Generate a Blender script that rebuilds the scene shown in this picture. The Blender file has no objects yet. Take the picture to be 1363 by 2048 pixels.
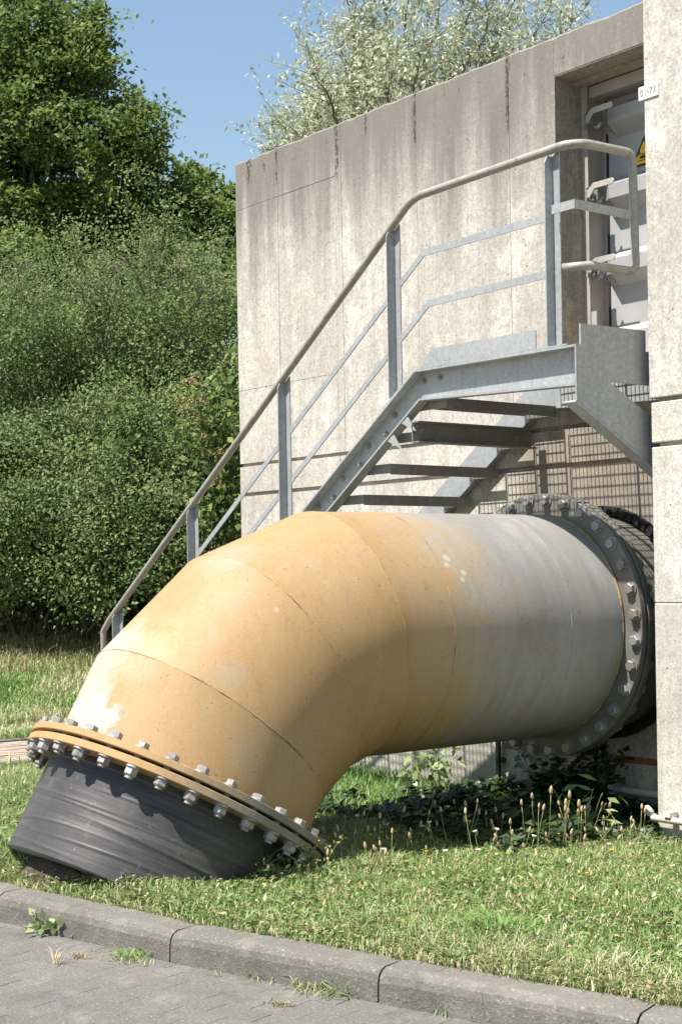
import bpy, bmesh, math, random
import numpy as np
from mathutils import Vector, Matrix, noise as mnoise

scene = bpy.context.scene
col = scene.collection
rng = np.random.default_rng(7)
random.seed(7)

# ------------------------------------------------------------------ camera
F_PX, TH, ROLL, CZ = 3000.0, math.atan(3000 / 2359.0), 0.017, 1.30
right0 = Vector((math.cos(TH), math.sin(TH), 0)); fwd = Vector((-math.sin(TH), math.cos(TH), 0)); up0 = Vector((0, 0, 1))
rgt = right0 * math.cos(ROLL) - up0 * math.sin(ROLL)
upv = up0 * math.cos(ROLL) + right0 * math.sin(ROLL)
cam = bpy.data.cameras.new('camera'); cam_o = bpy.data.objects.new('camera', cam); col.objects.link(cam_o)
cam.sensor_fit = 'HORIZONTAL'; cam.sensor_width = 36.0; cam.lens = F_PX / 1363 * 36.0
cam.shift_y = (1148 - 1024) / 1363
cam.clip_end = 3000
M = Matrix((rgt, upv, -fwd)).transposed().to_4x4(); M.translation = Vector((0, 0, CZ))
cam_o.matrix_world = M
scene.camera = cam_o

# ------------------------------------------------------------------ sky, sun, exposure
S = Vector((-0.10, -1.0, 2.0)).normalized()
w = bpy.data.worlds.new('World'); scene.world = w; w.use_nodes = True
nt = w.node_tree; nt.nodes.clear()
sky = nt.nodes.new('ShaderNodeTexSky'); sky.sky_type = 'NISHITA'; sky.sun_disc = False
sky.sun_elevation = math.asin(S.z); sky.sun_rotation = math.atan2(S.x, S.y)
sky.air_density = 1.5; sky.dust_density = 0.2; sky.ozone_density = 2.0
bg = nt.nodes.new('ShaderNodeBackground'); bg.inputs['Strength'].default_value = 0.075
wo = nt.nodes.new('ShaderNodeOutputWorld')
nt.links.new(sky.outputs[0], bg.inputs[0]); nt.links.new(bg.outputs[0], wo.inputs[0])
sl = bpy.data.lights.new('sun', 'SUN'); sl.energy = 5.0; sl.angle = math.radians(0.53); sl.color = (1.0, 0.955, 0.875)
so = bpy.data.objects.new('sun', sl); col.objects.link(so); so.rotation_euler = S.to_track_quat('Z', 'Y').to_euler()
so.location = (0, 0, 20)
scene.view_settings.view_transform = 'Standard'; scene.view_settings.look = 'None'
scene.view_settings.gamma = 1.0; scene.view_settings.use_curve_mapping = False
scene.view_settings.exposure = 1.05
scene.render.engine = 'CYCLES'
scene.cycles.max_bounces = 6; scene.cycles.diffuse_bounces = 2; scene.cycles.glossy_bounces = 2
scene.cycles.transmission_bounces = 4; scene.cycles.transparent_max_bounces = 4

# ------------------------------------------------------------------ helpers
def at_depth(x, y, dep):
    """world point that lies dep metres along the view axis"""
    x, y, dep = float(x), float(y), float(dep)
    return Vector((0, 0, CZ)) + dep * (fwd + rgt * ((x - 681.5) / F_PX) - upv * ((y - 1148) / F_PX))

def tag(o, label=None, cat=None, group=None, kind=None):
    if label: o['label'] = label
    if cat: o['category'] = cat
    if group: o['group'] = group
    if kind: o['kind'] = kind
    return o

def thing(name, label, cat, loc=(0, 0, 0), group=None, kind=None):
    o = bpy.data.objects.new(name, None); col.objects.link(o); o.location = loc
    o.empty_display_size = 0.1
    return tag(o, label, cat, group, kind)

def link(name, me, mat=None, parent=None, mw=None):
    o = bpy.data.objects.new(name, me); col.objects.link(o)
    if mat is not None and not me.materials: me.materials.append(mat)
    if parent is not None:
        o.parent = parent
        pm = parent.matrix_basis.copy()
        if parent.parent is not None: pm = parent.parent.matrix_basis @ pm
        o.matrix_basis = pm.inverted() @ (mw if mw is not None else Matrix.Identity(4))
    elif mw is not None:
        o.matrix_basis = mw
    return o

def pydata(name, v, f, smooth=False):
    me = bpy.data.meshes.new(name); me.from_pydata([tuple(a) for a in v], [], [tuple(a) for a in f]); me.update()
    if smooth:
        me.polygons.foreach_set('use_smooth', [True] * len(me.polygons))
    return me

class MB:
    """collects simple shapes in world coordinates into one mesh"""
    def __init__(s): s.v = []; s.f = []; s.sm = []
    def add(s, v, f, sm=False):
        o = len(s.v); s.v += [tuple(a) for a in v]; s.f += [tuple(i + o for i in a) for a in f]; s.sm += [sm] * len(f); return s
    def box(s, a, b):
        x0, y0, z0 = a; x1, y1, z1 = b
        v = [(x0, y0, z0), (x1, y0, z0), (x1, y1, z0), (x0, y1, z0), (x0, y0, z1), (x1, y0, z1), (x1, y1, z1), (x0, y1, z1)]
        return s.add(v, [(0, 3, 2, 1), (4, 5, 6, 7), (0, 1, 5, 4), (1, 2, 6, 5), (2, 3, 7, 6), (3, 0, 4, 7)])
    def prism(s, poly, axis, a, b):
        """poly: 2-D outline in the two other axes (in order), extruded along axis from a to b"""
        n = len(poly)
        def mk(p, t):
            q = list(p); q.insert(axis, t); return tuple(q)
        v = [mk(p, a) for p in poly] + [mk(p, b) for p in poly]
        f = [tuple(range(n)), tuple(range(2 * n - 1, n - 1, -1))] + [(i, i + n, (i + 1) % n + n, (i + 1) % n) for i in range(n)]
        return s.add(v, f)
    def tube(s, pts, r, n=14, cap=True, sm=True):
        pts = [Vector(p) for p in pts]; rr = r if isinstance(r, (list, tuple)) else [r] * len(pts)
        t0 = (pts[1] - pts[0]).normalized()
        ref = Vector((0, 0, 1)) if abs(t0.z) < 0.9 else Vector((1, 0, 0))
        nrm = (ref - t0 * ref.dot(t0)).normalized()
        v = []; f = []
        for i, p in enumerate(pts):
            if i == 0: t = t0
            elif i == len(pts) - 1: t = (pts[i] - pts[i - 1]).normalized()
            else: t = ((pts[i] - pts[i - 1]).normalized() + (pts[i + 1] - pts[i]).normalized()).normalized()
            nrm = (nrm - t * nrm.dot(t)).normalized(); b = t.cross(nrm)
            for k in range(n):
                a = 2 * math.pi * k / n
                v.append(p + (nrm * math.cos(a) + b * math.sin(a)) * rr[i])
        for i in range(len(pts) - 1):
            for k in range(n):
                f.append((i * n + k, i * n + (k + 1) % n, (i + 1) * n + (k + 1) % n, (i + 1) * n + k))
        s.add(v, f, sm)
        if cap:
            o = len(s.v) - len(v); s.f += [tuple(o + k for k in range(n - 1, -1, -1)), tuple(o + (len(pts) - 1) * n + k for k in range(n))]; s.sm += [False, False]
        return s
    def mesh(s, name):
        me = bpy.data.meshes.new(name); me.from_pydata(s.v, [], s.f); me.update()
        me.polygons.foreach_set('use_smooth', s.sm)
        bm = bmesh.new(); bm.from_mesh(me); bmesh.ops.recalc_face_normals(bm, faces=bm.faces); bm.to_mesh(me); bm.free()
        return me
    def build(s, name, mat, parent=None, bevel=0, mw=None):
        o = link(name, s.mesh(name), mat, parent, mw)
        if bevel:
            m = o.modifiers.new('bevel', 'BEVEL'); m.width = bevel; m.segments = 1; m.limit_method = 'ANGLE'; m.angle_limit = math.radians(50)
        return o

def round_path(pts, rad, seg=6):
    pts = [Vector(p) for p in pts]; out = [pts[0]]
    for i in range(1, len(pts) - 1):
        r = rad[i] if isinstance(rad, (list, tuple)) else rad
        a, b, c = pts[i - 1], pts[i], pts[i + 1]
        u = (a - b).normalized(); v = (c - b).normalized()
        half = math.acos(max(-1, min(1, u.dot(v)))) / 2
        d = min(r / math.tan(half), (a - b).length * .49, (c - b).length * .49)
        p0, p2 = b + u * d, b + v * d
        for k in range(seg + 1):
            t = k / seg; out.append(p0 * (1 - t) ** 2 + b * 2 * t * (1 - t) + p2 * t * t)
    out.append(pts[-1]); return out

def np_mesh(name, verts, quads, rnd=None, smooth=False):
    """verts (n,3), quads (m,4) -> mesh; rnd: per-vertex random number kept as attribute 'rnd'"""
    me = bpy.data.meshes.new(name)
    me.vertices.add(len(verts)); me.vertices.foreach_set('co', np.ascontiguousarray(verts, dtype=np.float32).ravel())
    k = quads.shape[1]
    me.loops.add(quads.size); me.loops.foreach_set('vertex_index', np.ascontiguousarray(quads, dtype=np.int32).ravel())
    me.polygons.add(len(quads)); me.polygons.foreach_set('loop_start', np.arange(0, quads.size, k, dtype=np.int32))
    me.polygons.foreach_set('loop_total', np.full(len(quads), k, dtype=np.int32))
    if smooth: me.polygons.foreach_set('use_smooth', np.ones(len(quads), dtype=bool))
    me.update(calc_edges=True)
    if rnd is not None:
        a = me.attributes.new('rnd', 'FLOAT', 'POINT'); a.data.foreach_set('value', np.asarray(rnd, dtype=np.float32))
    return me

def unit(a): return a / np.maximum(np.linalg.norm(a, axis=-1, keepdims=True), 1e-9)

def leaf_mesh(name, pos, dirs, nrm, L, W, rnd, fold=0.18):
    """kite-shaped folded leaves"""
    dirs = unit(dirs); side = unit(np.cross(dirs, nrm)); nn = np.cross(side, dirs)
    L = np.broadcast_to(np.asarray(L, float), (len(pos),))[:, None]; W = np.broadcast_to(np.asarray(W, float), (len(pos),))[:, None]
    mid = pos + dirs * L * .45 + nn * W * fold
    V = np.stack([pos, mid - side * W * .5, pos + dirs * L, mid + side * W * .5], 1).reshape(-1, 3)
    Q = np.arange(len(V)).reshape(-1, 4)
    return np_mesh(name, V, Q, np.repeat(rnd, 4))

# ------------------------------------------------------------------ materials
class NT:
    def __init__(s, name):
        s.m = bpy.data.materials.new(name); s.m.use_nodes = True; s.t = s.m.node_tree; s.t.nodes.clear()
        s.out = s.n('ShaderNodeOutputMaterial'); s.tc = s.n('ShaderNodeTexCoord')
    def n(s, k, **kw):
        o = s.t.nodes.new(k)
        for a, b in kw.items(): setattr(o, a, b)
        return o
    def l(s, a, b): s.t.links.new(a, b)
    def mapping(s, scale, loc=(0, 0, 0), rot=(0, 0, 0)):
        m = s.n('ShaderNodeMapping'); m.inputs['Scale'].default_value = scale; m.inputs['Location'].default_value = loc; m.inputs['Rotation'].default_value = rot
        s.l(s.tc.outputs['Object'], m.inputs[0]); return m.outputs[0]
    def noise(s, scale, detail=5, rough=.55, vec=None, dist=0):
        o = s.n('ShaderNodeTexNoise'); o.inputs['Scale'].default_value = scale; o.inputs['Detail'].default_value = detail
        o.inputs['Roughness'].default_value = rough; o.inputs['Distortion'].default_value = dist
        s.l(vec if vec is not None else s.tc.outputs['Object'], o.inputs['Vector']); return o.outputs['Fac']
    def voro(s, scale, feature='F1', vec=None, rand=1.0):
        o = s.n('ShaderNodeTexVoronoi'); o.feature = feature; o.inputs['Scale'].default_value = scale; o.inputs['Randomness'].default_value = rand
        s.l(vec if vec is not None else s.tc.outputs['Object'], o.inputs['Vector']); return o
    def ramp(s, fac, stops, interp='LINEAR'):
        o = s.n('ShaderNodeValToRGB'); o.color_ramp.interpolation = interp
        e = o.color_ramp.elements
        while len(e) < len(stops): e.new(.5)
        for i, (p, c) in enumerate(stops):
            e[i].position = p; e[i].color = (c, c, c, 1) if not isinstance(c, tuple) else c + (1,)
        s.l(fac, o.inputs[0]); return o.outputs[0]
    def math(s, op, a, b=None, clamp=False):
        o = s.n('ShaderNodeMath', operation=op, use_clamp=clamp)
        for i, x in enumerate((a, b)):
            if x is None: continue
            if isinstance(x, (int, float)): o.inputs[i].default_value = x
            else: s.l(x, o.inputs[i])
        return o.outputs[0]
    def maprange(s, v, a, b, c=0, d=1, smooth=True):
        o = s.n('ShaderNodeMapRange'); o.interpolation_type = 'SMOOTHSTEP' if smooth else 'LINEAR'
        for i, x in zip((1, 2, 3, 4), (a, b, c, d)): o.inputs[i].default_value = x
        s.l(v, o.inputs[0]); return o.outputs[0]
    def mix(s, fac, a, b, mode='MIX'):
        o = s.n('ShaderNodeMix', data_type='RGBA', blend_type=mode, clamp_factor=True)
        if isinstance(fac, (int, float)): o.inputs[0].default_value = fac
        else: s.l(fac, o.inputs[0])
        for i, x in ((6, a), (7, b)):
            if isinstance(x, tuple): o.inputs[i].default_value = x + (1,)
            else: s.l(x, o.inputs[i])
        return o.outputs[2]
    def xyz(s):
        o = s.n('ShaderNodeSeparateXYZ'); s.l(s.tc.outputs['Object'], o.inputs[0]); return o.outputs
    def dist(s, p):
        o = s.n('ShaderNodeVectorMath', operation='DISTANCE'); s.l(s.tc.outputs['Object'], o.inputs[0]); o.inputs[1].default_value = p; return o.outputs['Value']
    def attr(s, name):
        o = s.n('ShaderNodeAttribute'); o.attribute_name = name; return o.outputs['Fac']
    def bump(s, h, strength=.3, dist=.01, prev=None):
        o = s.n('ShaderNodeBump'); o.inputs['Strength'].default_value = strength; o.inputs['Distance'].default_value = dist
        s.l(h, o.inputs['Height'])
        if prev is not None: s.l(prev, o.inputs['Normal'])
        return o.outputs[0]
    def bsdf(s, color, rough=.7, metal=0, bump=None, spec=.4, extra=None):
        b = s.n('ShaderNodeBsdfPrincipled')
        if isinstance(color, tuple): b.inputs['Base Color'].default_value = color + (1,)
        else: s.l(color, b.inputs['Base Color'])
        if isinstance(rough, (int, float)): b.inputs['Roughness'].default_value = rough
        else: s.l(rough, b.inputs['Roughness'])
        if isinstance(metal, (int, float)): b.inputs['Metallic'].default_value = metal
        else: s.l(metal, b.inputs['Metallic'])
        b.inputs['Specular IOR Level'].default_value = spec
        if bump is not None: s.l(bump, b.inputs['Normal'])
        s.l(b.outputs[0], s.out.inputs[0]); return s.m

def concrete(name, light, dark, top_z=None, base_z=None, seed=0.0, stk=1.0):
    k = NT(name); x, y, z = k.xyz()
    big = k.noise(1.1, 6, .6, k.mapping((1, 1, .8), (seed, 0, 0)))
    streak = k.noise(1.0, 5, .6, k.mapping((9, 9, .45), (seed, 3, 1)))
    fine_streak = k.noise(1.0, 4, .6, k.mapping((34, 34, .9), (seed, 1, 5)))
    grain = k.noise(75, 3, .7)
    c = k.ramp(big, [(.30, dark), (.62, light)])
    modu = k.ramp(k.noise(.9, 3, .5, k.mapping((1, 1, .6), (seed + 31, 0, 0))), [(.35, .15), (.65, 1.0)])
    c = k.mix(k.math('MULTIPLY', modu, k.ramp(streak, [(.44, .0), (.70, .85 * stk)])), c, tuple(a * .72 for a in dark))
    c = k.mix(k.ramp(fine_streak, [(.50, .0), (.74, .36 * stk)]), c, tuple(a * .66 for a in dark))
    mott = k.noise(30, 6, .75, k.mapping((1, 1, .6), (seed, 0, 9)))
    c = k.mix(k.ramp(mott, [(.34, .65), (.50, .0)]), c, tuple(a * .62 for a in dark))
    blot = k.noise(5.5, 7, .72, k.mapping((1, 1, .55), (seed + 14, 2, 6)))
    c = k.mix(k.ramp(blot, [(.50, .0), (.68, .5)]), c, tuple(a * .68 for a in dark))
    pale = k.noise(2.6, 5, .65, k.mapping((1, 1, .75), (seed + 4, 2, 0)))
    c = k.mix(k.ramp(pale, [(.56, .0), (.70, .6)]), c, tuple(min(1, a * 1.32) for a in light))
    if top_z:
        drip = k.noise(1.0, 5, .65, k.mapping((5, 5, .35), (seed + 9, 0, 0)))
        zz = k.math('ADD', z, k.math('MULTIPLY', k.math('SUBTRACT', drip, .5), 2.4))
        grime = k.maprange(zz, top_z - 1.2, top_z - .15)
        c = k.mix(k.math('MULTIPLY', grime, .86), c, (.140, .124, .108))
        moss = k.noise(1.0, 6, .7, k.mapping((14, 14, 3.4), (seed + 2, 0, 0)))
        mm = k.math('MULTIPLY', k.ramp(moss, [(.61, 0), (.66, 1)]), k.maprange(z, top_z - .42, top_z - .02))
        c = k.mix(k.math('MULTIPLY', mm, .9), c, (.035, .026, .016))
        for xj, wj, dz in ((-8.222, .030, .30), (-7.394, .022, .30), (-6.535, .026, .42), (-8.946, .022, .22), (-9.30, .05, .16), (-7.9, .02, .12)):
            dx = k.math('ABSOLUTE', k.math('SUBTRACT', x, xj - .01))
            a_ = k.maprange(k.math('ADD', dx, k.math('MULTIPLY', k.noise(26, 5, .7), wj * 2.6)), wj * 2.1, wj * 1.5)
            b_ = k.maprange(k.math('ADD', z, k.math('MULTIPLY', k.noise(9, 4, .7), .24)), top_z - dz, top_z - dz + .14)
            c = k.mix(k.math('MULTIPLY', k.math('MULTIPLY', a_, b_), k.ramp(k.noise(38, 3, .6), [(.40, 0), (.5, .92)])), c, (.03, .022, .013))
    if top_z and top_z < 5:   # brown stain below the landing, deepened in colour to stand in for shade
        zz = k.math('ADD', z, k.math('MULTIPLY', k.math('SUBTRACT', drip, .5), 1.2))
        stain_shade = k.math('MULTIPLY', k.math('MULTIPLY', k.maprange(x, -6.75, -6.35), k.maprange(zz, 2.35, 2.1)), k.maprange(zz, .4, 1.2, .35, 1))
        c = k.mix(k.math('MULTIPLY', stain_shade, .62), c, (.17, .13, .095))
    if base_z is not None:
        foot = k.maprange(k.math('ADD', z, k.math('MULTIPLY', big, .5)), base_z + .75, base_z + .1)
        c = k.mix(k.math('MULTIPLY', foot, .45), c, (.16, .145, .10))
    rust = k.noise(1.0, 4, .6, k.mapping((22, 22, .6), (seed + 7, 0, 3)))
    c = k.mix(k.ramp(rust, [(.70, 0), (.78, .3)]), c, (.33, .19, .09))
    c = k.mix(k.ramp(grain, [(.30, .6), (.56, .0)]), c, tuple(a * .45 for a in dark))
    c = k.mix(k.ramp(grain, [(.6, .0), (.85, .35)]), c, tuple(min(1, a * 1.35) for a in light))
    v = k.voro(17); hole = k.math('MULTIPLY', k.ramp(v.outputs['Distance'], [(.05, 1), (.14, 0)]), k.ramp(k.noise(9, 2), [(.50, 0), (.62, 1)]))
    c = k.mix(k.math('MULTIPLY', hole, .75), c, (.06, .05, .04))
    h = k.math('SUBTRACT', k.math('ADD', k.math('MULTIPLY', grain, .35), k.math('MULTIPLY', k.noise(14, 5, .65), .9)), hole)
    return k.bsdf(c, .9, 0, k.bump(h, .42, .006), .25)

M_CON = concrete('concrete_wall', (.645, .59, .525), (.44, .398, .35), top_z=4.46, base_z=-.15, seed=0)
M_CON2 = concrete('concrete_pillar', (.63, .59, .535), (.45, .417, .37), top_z=5.08, base_z=-.3, seed=21, stk=.6)
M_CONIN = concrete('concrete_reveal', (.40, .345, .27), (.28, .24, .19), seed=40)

def galvanized(name, base=(.40, .41, .415), dark=(.285, .295, .30), metal=.22, dirt=.25):
    k = NT(name)
    bw_ = k.n('ShaderNodeRGBToBW'); k.l(k.voro(60).outputs['Color'], bw_.inputs[0]); sp = bw_.outputs[0]
    n = k.noise(5, 5, .6); st = k.noise(1, 4, .6, k.mapping((40, 40, 2)))
    c = k.mix(n, dark, base); c = k.mix(.12, c, sp, 'OVERLAY')
    c = k.mix(k.ramp(st, [(.52, 0), (.75, dirt)]), c, (.15, .125, .09))
    c = k.mix(k.ramp(k.noise(40, 2), [(.62, 0), (.75, .3)]), c, (.62, .62, .60))
    if 'bolt' in name:
        oi = k.n('ShaderNodeObjectInfo').outputs['Random']
        c = k.mix(k.math('MULTIPLY', k.ramp(oi, [(.3, 0), (1, .8)]), k.ramp(k.noise(60, 4, .7), [(.38, .1), (.6, 1)])), c, (.17, .10, .05))
        c = k.mix(k.math('MULTIPLY', k.ramp(k.math('FRACT', k.math('MULTIPLY', oi, 7.3)), [(0, 0), (1, .4)]), 1.0), c, dark)
    return k.bsdf(c, k.ramp(n, [(.3, .42), (.7, .62)]), metal, k.bump(k.noise(120, 3), .08, .003), .45)
M_GALV = galvanized('galvanized_steel')
M_GALVD = galvanized('galvanized_steel_grimy', (.26, .255, .235), (.15, .145, .125), .2, .5)
M_RAIL = galvanized('galvanized_handrail', (.40, .375, .335), (.24, .215, .18), .25, .55)
M_BOLT = galvanized('bolt_steel', (.36, .355, .34), (.22, .215, .205), .35, .3)
M_BOLTB = galvanized('bolt_zinc_bright', (.44, .43, .41), (.26, .25, .24), .4, .45)

def pipe_paint():
    k = NT('pipe_orange_paint'); x, y, z = k.xyz()
    n = k.noise(2.2, 6, .6); nf = k.noise(9, 6, .65); grain = k.noise(150, 2, .6)
    runs = k.noise(1, 5, .6, k.mapping((11, 11, 1.1)))
    orange = k.ramp(n, [(.28, (.325, .200, .082)), (.72, (.375, .245, .115))])
    orange = k.mix(k.ramp(runs, [(.5, 0), (.78, .45)]), orange, (.38, .285, .165))
    orange = k.mix(k.ramp(nf, [(.58, 0), (.75, .4)]), orange, (.31, .185, .078))
    grey = k.ramp(n, [(.3, (.205, .21, .212)), (.7, (.305, .312, .316))])
    grey = k.mix(k.ramp(runs, [(.45, 0), (.7, .6)]), grey, (.25, .225, .185))
    rows = k.noise(1, 6, .68, k.mapping((2.2, 14, 2.2), (3, 1, 7)))
    grey = k.mix(k.ramp(rows, [(.46, 0), (.66, .7)]), grey, (.215, .195, .165))
    orange = k.mix(k.ramp(k.noise(1, 7, .7, k.mapping((3, 3, 1.6), (8, 2, 1))), [(.52, 0), (.66, .6)]), orange, (.33, .255, .165))
    orange = k.mix(k.ramp(k.noise(1, 6, .7, k.mapping((26, 26, 1.5), (2, 8, 1))), [(.56, 0), (.72, .5)]), orange, (.245, .145, .06))
    tan = k.mix(.55, grey, (.36, .28, .17))
    yy = k.math('ADD', y, k.math('MULTIPLY', k.math('SUBTRACT', k.noise(3.2, 6, .62), .5), 1.0))
    yy = k.math('ADD', yy, k.math('MULTIPLY', k.math('SUBTRACT', k.noise(14, 7, .75), .5), .55))
    yy = k.math('ADD', yy, k.math('MULTIPLY', z, .10))
    c = k.mix(k.maprange(yy, 4.65, 5.25), orange, tan)
    c = k.mix(k.maprange(yy, 4.85, 5.50), c, grey)
    # dark smudge and scuffs on the bare end
    d = k.dist((-5.235, 5.36, .99)); c = k.mix(k.math('MULTIPLY', k.maprange(k.math('ADD', d, k.math('MULTIPLY', nf, .5)), .48, .24), .42), c, (.17, .15, .13))
    # grey worn places in the orange coat, white flaked place at the lower flange
    for p, r, a, cc in [((-5.97, 3.33, .885), .34, .75, (.42, .375, .31)), ((-5.365, 3.594, .869), .10, .4, (.31, .27, .225)),
                        ((-5.70, 3.33, .93), .20, .4, (.43, .36, .27)), ((-5.73, 3.84, 1.375), .18, .5, (.33, .29, .24)),
                        ((-6.02, 3.27, .86), .30, .6, (.40, .36, .31))]:
        d = k.dist(p); e = k.math('ADD', d, k.math('MULTIPLY', k.math('SUBTRACT', k.noise(5.5, 6, .65), .5), r * 1.6))
        c = k.mix(k.math('MULTIPLY', k.maprange(e, r, r * .35), a), c, cc)
    for p, r in [((-5.85, 3.205, .695), .17), ((-5.72, 3.235, .675), .14), ((-5.96, 3.22, .72), .12), ((-5.78, 3.22, .72), .13)]:
        d = k.dist(p); e = k.math('ADD', d, k.math('MULTIPLY', k.math('SUBTRACT', k.noise(8, 8, .72), .5), r * 2.0))
        c = k.mix(k.math('MULTIPLY', k.maprange(e, r * .80, r * .50), .9), c, k.ramp(nf, [(.35, (.24, .22, .20)), (.6, (.50, .48, .44))]))
    for p, r in [((-5.39, 3.872, 1.143), .018), ((-5.365, 4.865, 1.369), .022), ((-5.35, 4.845, 1.33), .020), ((-5.335, 4.825, 1.295), .017), ((-5.31, 4.93, 1.30), .020), ((-5.295, 4.91, 1.265), .016)]:
        d = k.dist(p); e = k.math('ADD', d, k.math('MULTIPLY', k.math('SUBTRACT', nf, .5), r * 1.2))
        c = k.mix(k.math('MULTIPLY', k.maprange(e, r * 1.2, r * .5), .7), c, (.50, .45, .38))
    c = k.mix(k.ramp(k.noise(55, 2, .5), [(.67, 0), (.74, .6)]), c, (.13, .085, .045))
    c = k.mix(k.ramp(k.noise(24, 7, .8), [(.57, 0), (.72, .45)]), c, (.22, .15, .08))
    c = k.mix(k.ramp(grain, [(.3, .38), (.6, 0)]), c, (.19, .13, .07))
    low = k.maprange(z, .75, .30); scr = k.noise(1, 3, .6, k.mapping((6, 60, 6)))
    c = k.mix(k.math('MULTIPLY', k.math('MULTIPLY', low, k.ramp(scr, [(.5, 0), (.62, 1)])), k.math('MULTIPLY', k.maprange(y, 4.0, 4.5), .55)), c, (.15, .125, .09))
    h = k.math('ADD', k.math('MULTIPLY', grain, .3), k.math('MULTIPLY', scr, .55))
    return k.bsdf(c, .62, 0, k.bump(h, .12, .004), .35)
M_PIPE = pipe_paint()

def flange_paint(name, a, b, rust):
    k = NT(name); n = k.noise(4, 6, .65)
    c = k.ramp(n, [(.3, a), (.7, b)])
    c = k.mix(k.ramp(k.noise(11, 6, .7), [(.55, 0), (.7, .6)]), c, rust)
    c = k.mix(k.ramp(k.noise(60, 2), [(.66, 0), (.75, .4)]), c, (.1, .07, .04))
    return k.bsdf(c, .65, .1, k.bump(k.noise(60, 4), .1, .003), .35)
M_FL_WALL = flange_paint('flange_worn_metal', (.105, .102, .09), (.19, .18, .155), (.23, .145, .06))
def flange_low():
    k = NT('flange_ochre_to_grey'); x, y, z = k.xyz(); n = k.noise(4, 6, .65)
    o = k.ramp(n, [(.3, (.30, .185, .08)), (.7, (.38, .245, .115))])
    g = k.ramp(n, [(.3, (.14, .13, .105)), (.7, (.26, .245, .205))])
    f = k.maprange(k.math('ADD', k.math('ADD', x, y), k.math('MULTIPLY', k.math('SUBTRACT', k.noise(5, 5), .5), .5)), -2.1, -1.5)
    c = k.mix(f, o, g)
    c = k.mix(k.ramp(k.noise(10, 6, .7), [(.60, 0), (.72, .5)]), c, (.30, .19, .09))
    return k.bsdf(c, .65, .05, k.bump(k.noise(60, 4), .1, .003), .35)
M_FL_LOW = flange_low()
M_WELD = (lambda k: k.bsdf(k.ramp(k.noise(7, 5, .7), [(.36, (.11, .066, .028)), (.46, (.26, .165, .075)), (.54, (.37, .245, .115))]), .75, 0, k.bump(k.noise(90, 2), .5, .006)))(NT('weld_seam_rusty'))
def black_plastic():
    k = NT('black_polyethylene'); n = k.noise(3, 6, .6)
    c = k.ramp(n, [(.3, (.032, .029, .029)), (.7, (.056, .052, .052))])
    sc = k.noise(1, 5, .65, k.mapping((5, 5, 70)))
    c = k.mix(k.ramp(sc, [(.64, 0), (.76, .35)]), c, (.12, .115, .11))
    c = k.mix(k.ramp(k.noise(12, 7, .7), [(.60, 0), (.72, .35)]), c, (.20, .185, .165))
    rg = k.noise(1, 3, .5, k.mapping((1.2, 1.2, 48)))
    dst = k.noise(1, 5, .7, k.mapping((1.5, 1.5, 34), (4, 2, 0)))
    c = k.mix(k.ramp(dst, [(.52, 0), (.66, .55)]), c, (.105, .098, .092))
    c = k.mix(k.ramp(k.noise(40, 3, .7), [(.62, 0), (.74, .45)]), c, (.19, .175, .155))
    h = k.math('ADD', k.math('MULTIPLY', rg, 1.0), k.math('MULTIPLY', k.noise(1, 4, .6, k.mapping((4, 4, 110))), .35))
    return k.bsdf(c, k.ramp(n, [(.3, .44), (.7, .60)]), 0, k.bump(h, .2, .007), .45)
M_BLACK = black_plastic()
M_RUBBER = (lambda k: k.bsdf((.022, .02, .018), .7, 0, k.bump(k.noise(60, 3), .4, .004)))(NT('black_rubber'))
M_DARKST = (lambda k: k.bsdf(k.ramp(k.noise(20, 4), [(.4, (.05, .045, .04)), (.6, (.09, .08, .07))]), .6, .3))(NT('dark_rusty_steel'))
M_DOOR = (lambda k: k.bsdf(k.mix(k.ramp(k.noise(1, 4, .6, k.mapping((12, 12, 1))), [(.5, 0), (.75, .25)]), k.ramp(k.noise(3, 5), [(.3, (.34, .335, .335)), (.7, (.42, .415, .415))]), (.25, .21, .16)), .5, .12, k.bump(k.noise(160, 2), .06, .002), .45))(NT('pale_grey_door_paint'))
M_FRAME = (lambda k: k.bsdf(k.ramp(k.noise(4, 5), [(.3, (.33, .30, .26)), (.7, (.44, .41, .36))]), .5, .1))(NT('door_frame_paint'))
def solid(name, c, r=.6, spec=.4, metal=0): return NT(name).bsdf(c, r, metal, None, spec)
M_YEL = solid('sign_yellow', (.78, .50, .02), .4); M_BLK = solid('sign_black', (.02, .02, .02), .5); M_WHITE = solid('sign_white', (.80, .79, .75), .45)
M_GREYTXT = solid('sign_grey_lettering', (.22, .22, .21), .5)
M_CONDUIT = (lambda k: k.bsdf(k.ramp(k.noise(9, 4), [(.35, (.50, .46, .38)), (.65, (.68, .65, .58))]), .55))(NT('pale_plastic_conduit'))
M_RUSTBAND = (lambda k: k.bsdf(k.ramp(k.noise(8, 6, .7), [(.3, (.16, .07, .03)), (.7, (.30, .15, .07))]), .85))(NT('rust_brown_band'))

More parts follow.
